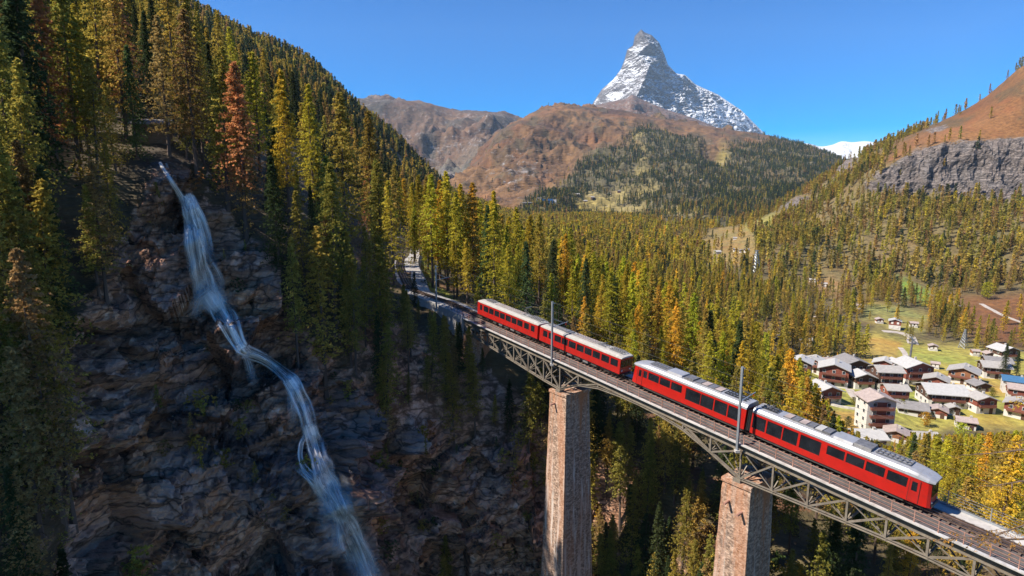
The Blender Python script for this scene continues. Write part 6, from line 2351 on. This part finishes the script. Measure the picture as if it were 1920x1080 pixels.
for bi, (py_, Lb, az, dr) in enumerate(((1120, 5.2, -0.10, 0.25), (1040, 4.9, 0.15, 0.30), (985, 4.6, -0.25, 0.35), (930, 3.4, 0.10, 0.30), (880, 3.9, 0.3, 0.40), (830, 3.2, -0.15, 0.35), (775, 2.6, 0.2, 0.3), (1160, 4.5, 0.4, 0.2))):
    z_ = float(at(2030, py_, 21.0)[2]) - base_z + 0.5
    d_ = Vector((-math.cos(az), math.sin(az), 0))
    pts, mbb = [], MB()
    for k in range(9):
        q = k / 8
        pts.append(Vector((0, 0, z_)) + d_ * (Lb * q) + Vector((0, 0.12 * math.sin(5 * q + bi), 0.35 * q - dr * 2.2 * q * q + 0.08 * math.sin(9 * q + bi))))
    mbb.tube(pts, [0.05 * (1 - q / 8.6) + 0.006 for q in range(9)], 5)
    tv, tf, ts = [], [], []
    for k in range(int(26 * Lb / 4)):
        q = rgf.uniform(0.15, 1.0)
        i_ = min(int(q * 8), 7)
        p0 = pts[i_].lerp(pts[i_ + 1], q * 8 - i_)
        sd = d_.cross(Vector((0, 0, 1))) * rgf.choice([-1, 1])
        dirn = (d_ * rgf.uniform(0.3, 1.0) + sd * rgf.uniform(0.2, 1.0) + Vector((0, 0, rgf.uniform(-0.9, 0.25)))).normalized()
        Lt = rgf.uniform(0.35, 1.1) * (1.15 - 0.6 * q)
        pm = p0 + dirn * Lt * 0.5 + Vector((0, 0, 0.05))
        pe = p0 + dirn * Lt + Vector((0, 0, -0.10 * Lt))
        mbb.tube([p0, pm, pe], [0.012, 0.009, 0.004], 3, False)
        for m_ in range(int(9 * Lt) + 2):
            c_ = p0.lerp(pe, rgf.uniform(0.15, 1.0)) + Vector(rgf.normal(0, 0.02, 3))
            for t_ in range(2):
                a_ = Vector(rgf.normal(0, 1, 3)).normalized() * 0.055
                b_ = Vector(rgf.normal(0, 1, 3)).normalized() * 0.04
                tf.append((len(tv), len(tv) + 1, len(tv) + 2))
                tv += [tuple(c_ - a_), tuple(c_ + a_), tuple(c_ + b_)]
                w_ = rgf.uniform(0.7, 1.3)
                ts += [(w_, w_, w_)] * 3
    br = mbb.build('branch', M['bark'], fl)
    nd = obj('needles', mesh_np('twig_needles', np.array(tv), np.array(tf), M['needles'], False, {'shade': np.array(ts)}), br)
    nd['tint'] = tint_of('amber' if bi % 3 else 'gold', rgf)

# ---- everything smaller: forest masses
def forest(name, label, pts, protos):
    """pts: (x, y, z, h, tint, proto index)"""
    if not pts:
        return
    col = bpy.data.collections.new(name + '_kinds')
    for i, me in enumerate(protos):
        o = bpy.data.objects.new('%s_kind_%02d' % (name, i), me)
        col.objects.link(o)
    A = np.array([p[:3] for p in pts])
    me = bpy.data.meshes.new(name)
    me.vertices.add(len(A))
    me.vertices.foreach_set('co', A.astype(np.float32).ravel())
    n = len(A)
    h = np.array([p[3] for p in pts])
    wd = RNG.uniform(0.85, 1.2, n)
    sc = np.stack([h * wd, h * wd, h], 1)
    ro = np.stack([RNG.normal(0, 0.03, n), RNG.normal(0, 0.03, n), RNG.uniform(0, 6.28, n)], 1)
    for an, arr in (('scl', sc), ('rot', ro)):
        a = me.attributes.new(an, 'FLOAT_VECTOR', 'POINT')
        a.data.foreach_set('vector', arr.astype(np.float32).ravel())
    a = me.attributes.new('tint', 'FLOAT_COLOR', 'POINT')
    a.data.foreach_set('color', np.concatenate([np.array([p[4] for p in pts]), np.ones((n, 1))], 1).astype(np.float32).ravel())
    a = me.attributes.new('pick', 'INT', 'POINT')
    a.data.foreach_set('value', np.array([p[5] for p in pts], np.int32))
    me.update()
    o = obj(name, me)
    tag(o, label, 'forest', None, 'stuff')
    ng = bpy.data.node_groups.new(name, 'GeometryNodeTree')
    ng.interface.new_socket('Geometry', in_out='INPUT', socket_type='NodeSocketGeometry')
    ng.interface.new_socket('Geometry', in_out='OUTPUT', socket_type='NodeSocketGeometry')
    gi, go = ng.nodes.new('NodeGroupInput'), ng.nodes.new('NodeGroupOutput')
    iop = ng.nodes.new('GeometryNodeInstanceOnPoints')
    cin = ng.nodes.new('GeometryNodeCollectionInfo')
    cin.inputs['Collection'].default_value = col
    cin.inputs['Separate Children'].default_value = True
    cin.inputs['Reset Children'].default_value = True

    def named(nm, typ):
        q = ng.nodes.new('GeometryNodeInputNamedAttribute')
        q.data_type = typ
        q.inputs['Name'].default_value = nm
        return q.outputs['Attribute']
    e2r = ng.nodes.new('FunctionNodeEulerToRotation')
    L = ng.links.new
    L(named('rot', 'FLOAT_VECTOR'), e2r.inputs[0])
    L(gi.outputs[0], iop.inputs['Points'])
    L(cin.outputs[0], iop.inputs['Instance'])
    iop.inputs['Pick Instance'].default_value = True
    L(named('pick', 'INT'), iop.inputs['Instance Index'])
    L(e2r.outputs[0], iop.inputs['Rotation'])
    L(named('scl', 'FLOAT_VECTOR'), iop.inputs['Scale'])
    L(iop.outputs[0], go.inputs[0])
    md = o.modifiers.new('scatter', 'NODES')
    md.node_group = ng
    return o


near_protos = {sp: [combined(sp + '_near', tree_crown(240 + i, sp, 130, 10, 3, 0.022, 0.18 if sp == 'larch' else 0.07, 0.185 if sp == 'larch' else 0.15), trunk_geo(250 + i, 0.012, 8, 0.18, 0.12)) for i in range(3)] for sp in ('larch', 'spruce')}
buckets = {}
for i, t in enumerate(trees):
    if i in single:
        continue
    x, y, z, h, sp, tc, zn = t
    lod = 'near' if y < 170 else ('mid' if y < 480 else 'far')
    buckets.setdefault((sp, lod), []).append((x, y, z, h, tint_of(tc, RNG), int(RNG.integers(3))))
# trees on the far hill
a1 = 0.5 * np.linalg.norm(np.cross(A1[1:, 1:] - A1[:-1, :-1], A1[:-1, 1:] - A1[1:, :-1]), axis=-1)
m1 = soft_poly(P1, R1, FOREST_H1, 5)[:-1, :-1]
for p_ in CLEAR_H1:
    m1 = m1 * (1 - 0.93 * np.clip(soft_poly(P1, R1, p_, 6)[:-1, :-1] * (0.8 + 1.6 * fbm(A1[:-1, :-1] * 0.006, 3, 506)), 0, 1))
pn = fbm(A1[:-1, :-1] * 0.0045, 3, 870)
d1 = m1 * np.clip(0.9 + 1.6 * pn, 0.12, 1.5) / 105.0 + 0.00003
d1 = d1 * (1 + 1.2 * smooth(1.0, 0.0, np.abs(R1[:-1, :-1] - 395) / 40))
c1 = RNG.poisson(np.minimum(a1 * d1, 30))
i1, j1 = np.nonzero(c1)
r1 = c1[i1, j1]
i1, j1 = np.repeat(i1, r1), np.repeat(j1, r1)
fu, fv = RNG.random((2, len(i1)))
Q = A1[i1, j1] + (A1[i1 + 1, j1] - A1[i1, j1]) * fu[:, None] + (A1[i1, j1 + 1] - A1[i1, j1]) * fv[:, None]
for q, py_ in zip(Q, R1[i1, j1]):
    low = py_ > 385
    sp = 'larch' if RNG.random() < (0.5 if low else 0.22) else 'spruce'
    tc = str(RNG.choice(['olive', 'moss', 'moss', 'brown'] if sp == 'larch' else ['blue', 'dark', 'pine']))
    buckets.setdefault((sp, 'hill'), []).append((q[0], q[1], q[2] - 0.5, RNG.uniform(8, 22), tint_of(tc, RNG), int(RNG.integers(3))))
LOD = {'near': near_protos, 'mid': MID_P, 'far': FAR_P, 'hill': FAR_P}
FL = {('larch', 'near'): 'yellow and olive larches filling the gaps near the bridge', ('spruce', 'near'): 'dark spruces filling the gaps near the bridge', ('larch', 'mid'): 'larch forest in the middle distance behind the train', ('spruce', 'mid'): 'dark spruces scattered in the middle distance forest',
      ('larch', 'far'): 'olive larch forest covering the valley and far slopes', ('spruce', 'far'): 'dark spruce forest covering ridge and far slopes', ('larch', 'hill'): 'olive larches on the far heath hill', ('spruce', 'hill'): 'dark evergreen forest on the far heath hill'}
for (sp, lod), pts in buckets.items():
    forest('%s_forest' % sp, FL[(sp, lod)], pts, LOD[lod][sp])
# low growth on ledges, in the gorge and under the trees
und = [combined('bush_kind', tree_crown(300 + i, 'broad', 16, 4, 3, 0.16, 0.05, 0.5), trunk_geo(310 + i, 0.01, 0, sides=3)) for i in range(2)] + [combined('sapling_kind', tree_crown(320, 'spruce', 30, 3, 2, 0.10, 0.03, 0.2), trunk_geo(321, 0.012, 0, sides=3))]
gz = grid_normals(G)[:-1, :-1, 2]
du = np.where((cY < 175) & vis, 0.020 + 0.035 * (np.abs(gz) > 0.62) * cliff_m[:-1, :-1], 0)
du = du * np.clip(0.4 + 2.2 * fbm_m(cY < 175, G[:-1, :-1] * 0.07, 3, 850), 0, 1.6) * (track_d[:-1, :-1] > 16) * (wet_d[:-1, :-1] > 34)
du = du * (1 + 1.5 * ((cx_ > 640) & (cy_ > 560)))
cu = RNG.poisson(cellA * du)
iu, ju = np.nonzero(cu)
upts = []
for a_, b_ in zip(iu, ju):
    p = G[a_, b_]
    side = float(np.dot(p[:2] - RO[:2], RM[:2]))
    if side < 7 and side > -4 and p[1] < 110 and cx_[a_, b_] > 860:
        pass
    tc = str(RNG.choice(['moss', 'olive', 'brown', 'moss', 'pine', 'gold' if cx_[a_, b_] > 1050 else 'olive', 'rust' if RNG.random() < 0.25 else 'brown']))
    upts.append((p[0], p[1], p[2] - 0.2, RNG.uniform(0.9, 3.2), tint_of(tc, RNG), int(RNG.integers(3))))
uo = forest('undergrowth', 'low bushes and saplings on the rock ledges and forest floor', upts, und)
uo['category'] = 'undergrowth'
print('UNDER', len(upts))
print('TREES', len(trees), 'single', len(single), {k: len(v) for k, v in buckets.items()})

# ------------------------------------------------------------------ the air between here and the peaks
hz = MB().box((0, 4700, 900), (16000, 12600, 3800)).build('haze', None)
hm, nt, out = new_mat('haze')
pv = N(nt, 'VolumePrincipled')
pv.inputs['Color'].default_value = (0.55, 0.76, 1.0, 1)
pv.inputs['Density'].default_value = 0.000026
pv.inputs['Anisotropy'].default_value = 0.0
nt.links.new(pv.outputs[0], out.inputs['Volume'])
hz.data.materials.append(hm)
tag(hz, 'thin blue haze filling the valley air', 'haze', None, 'stuff')
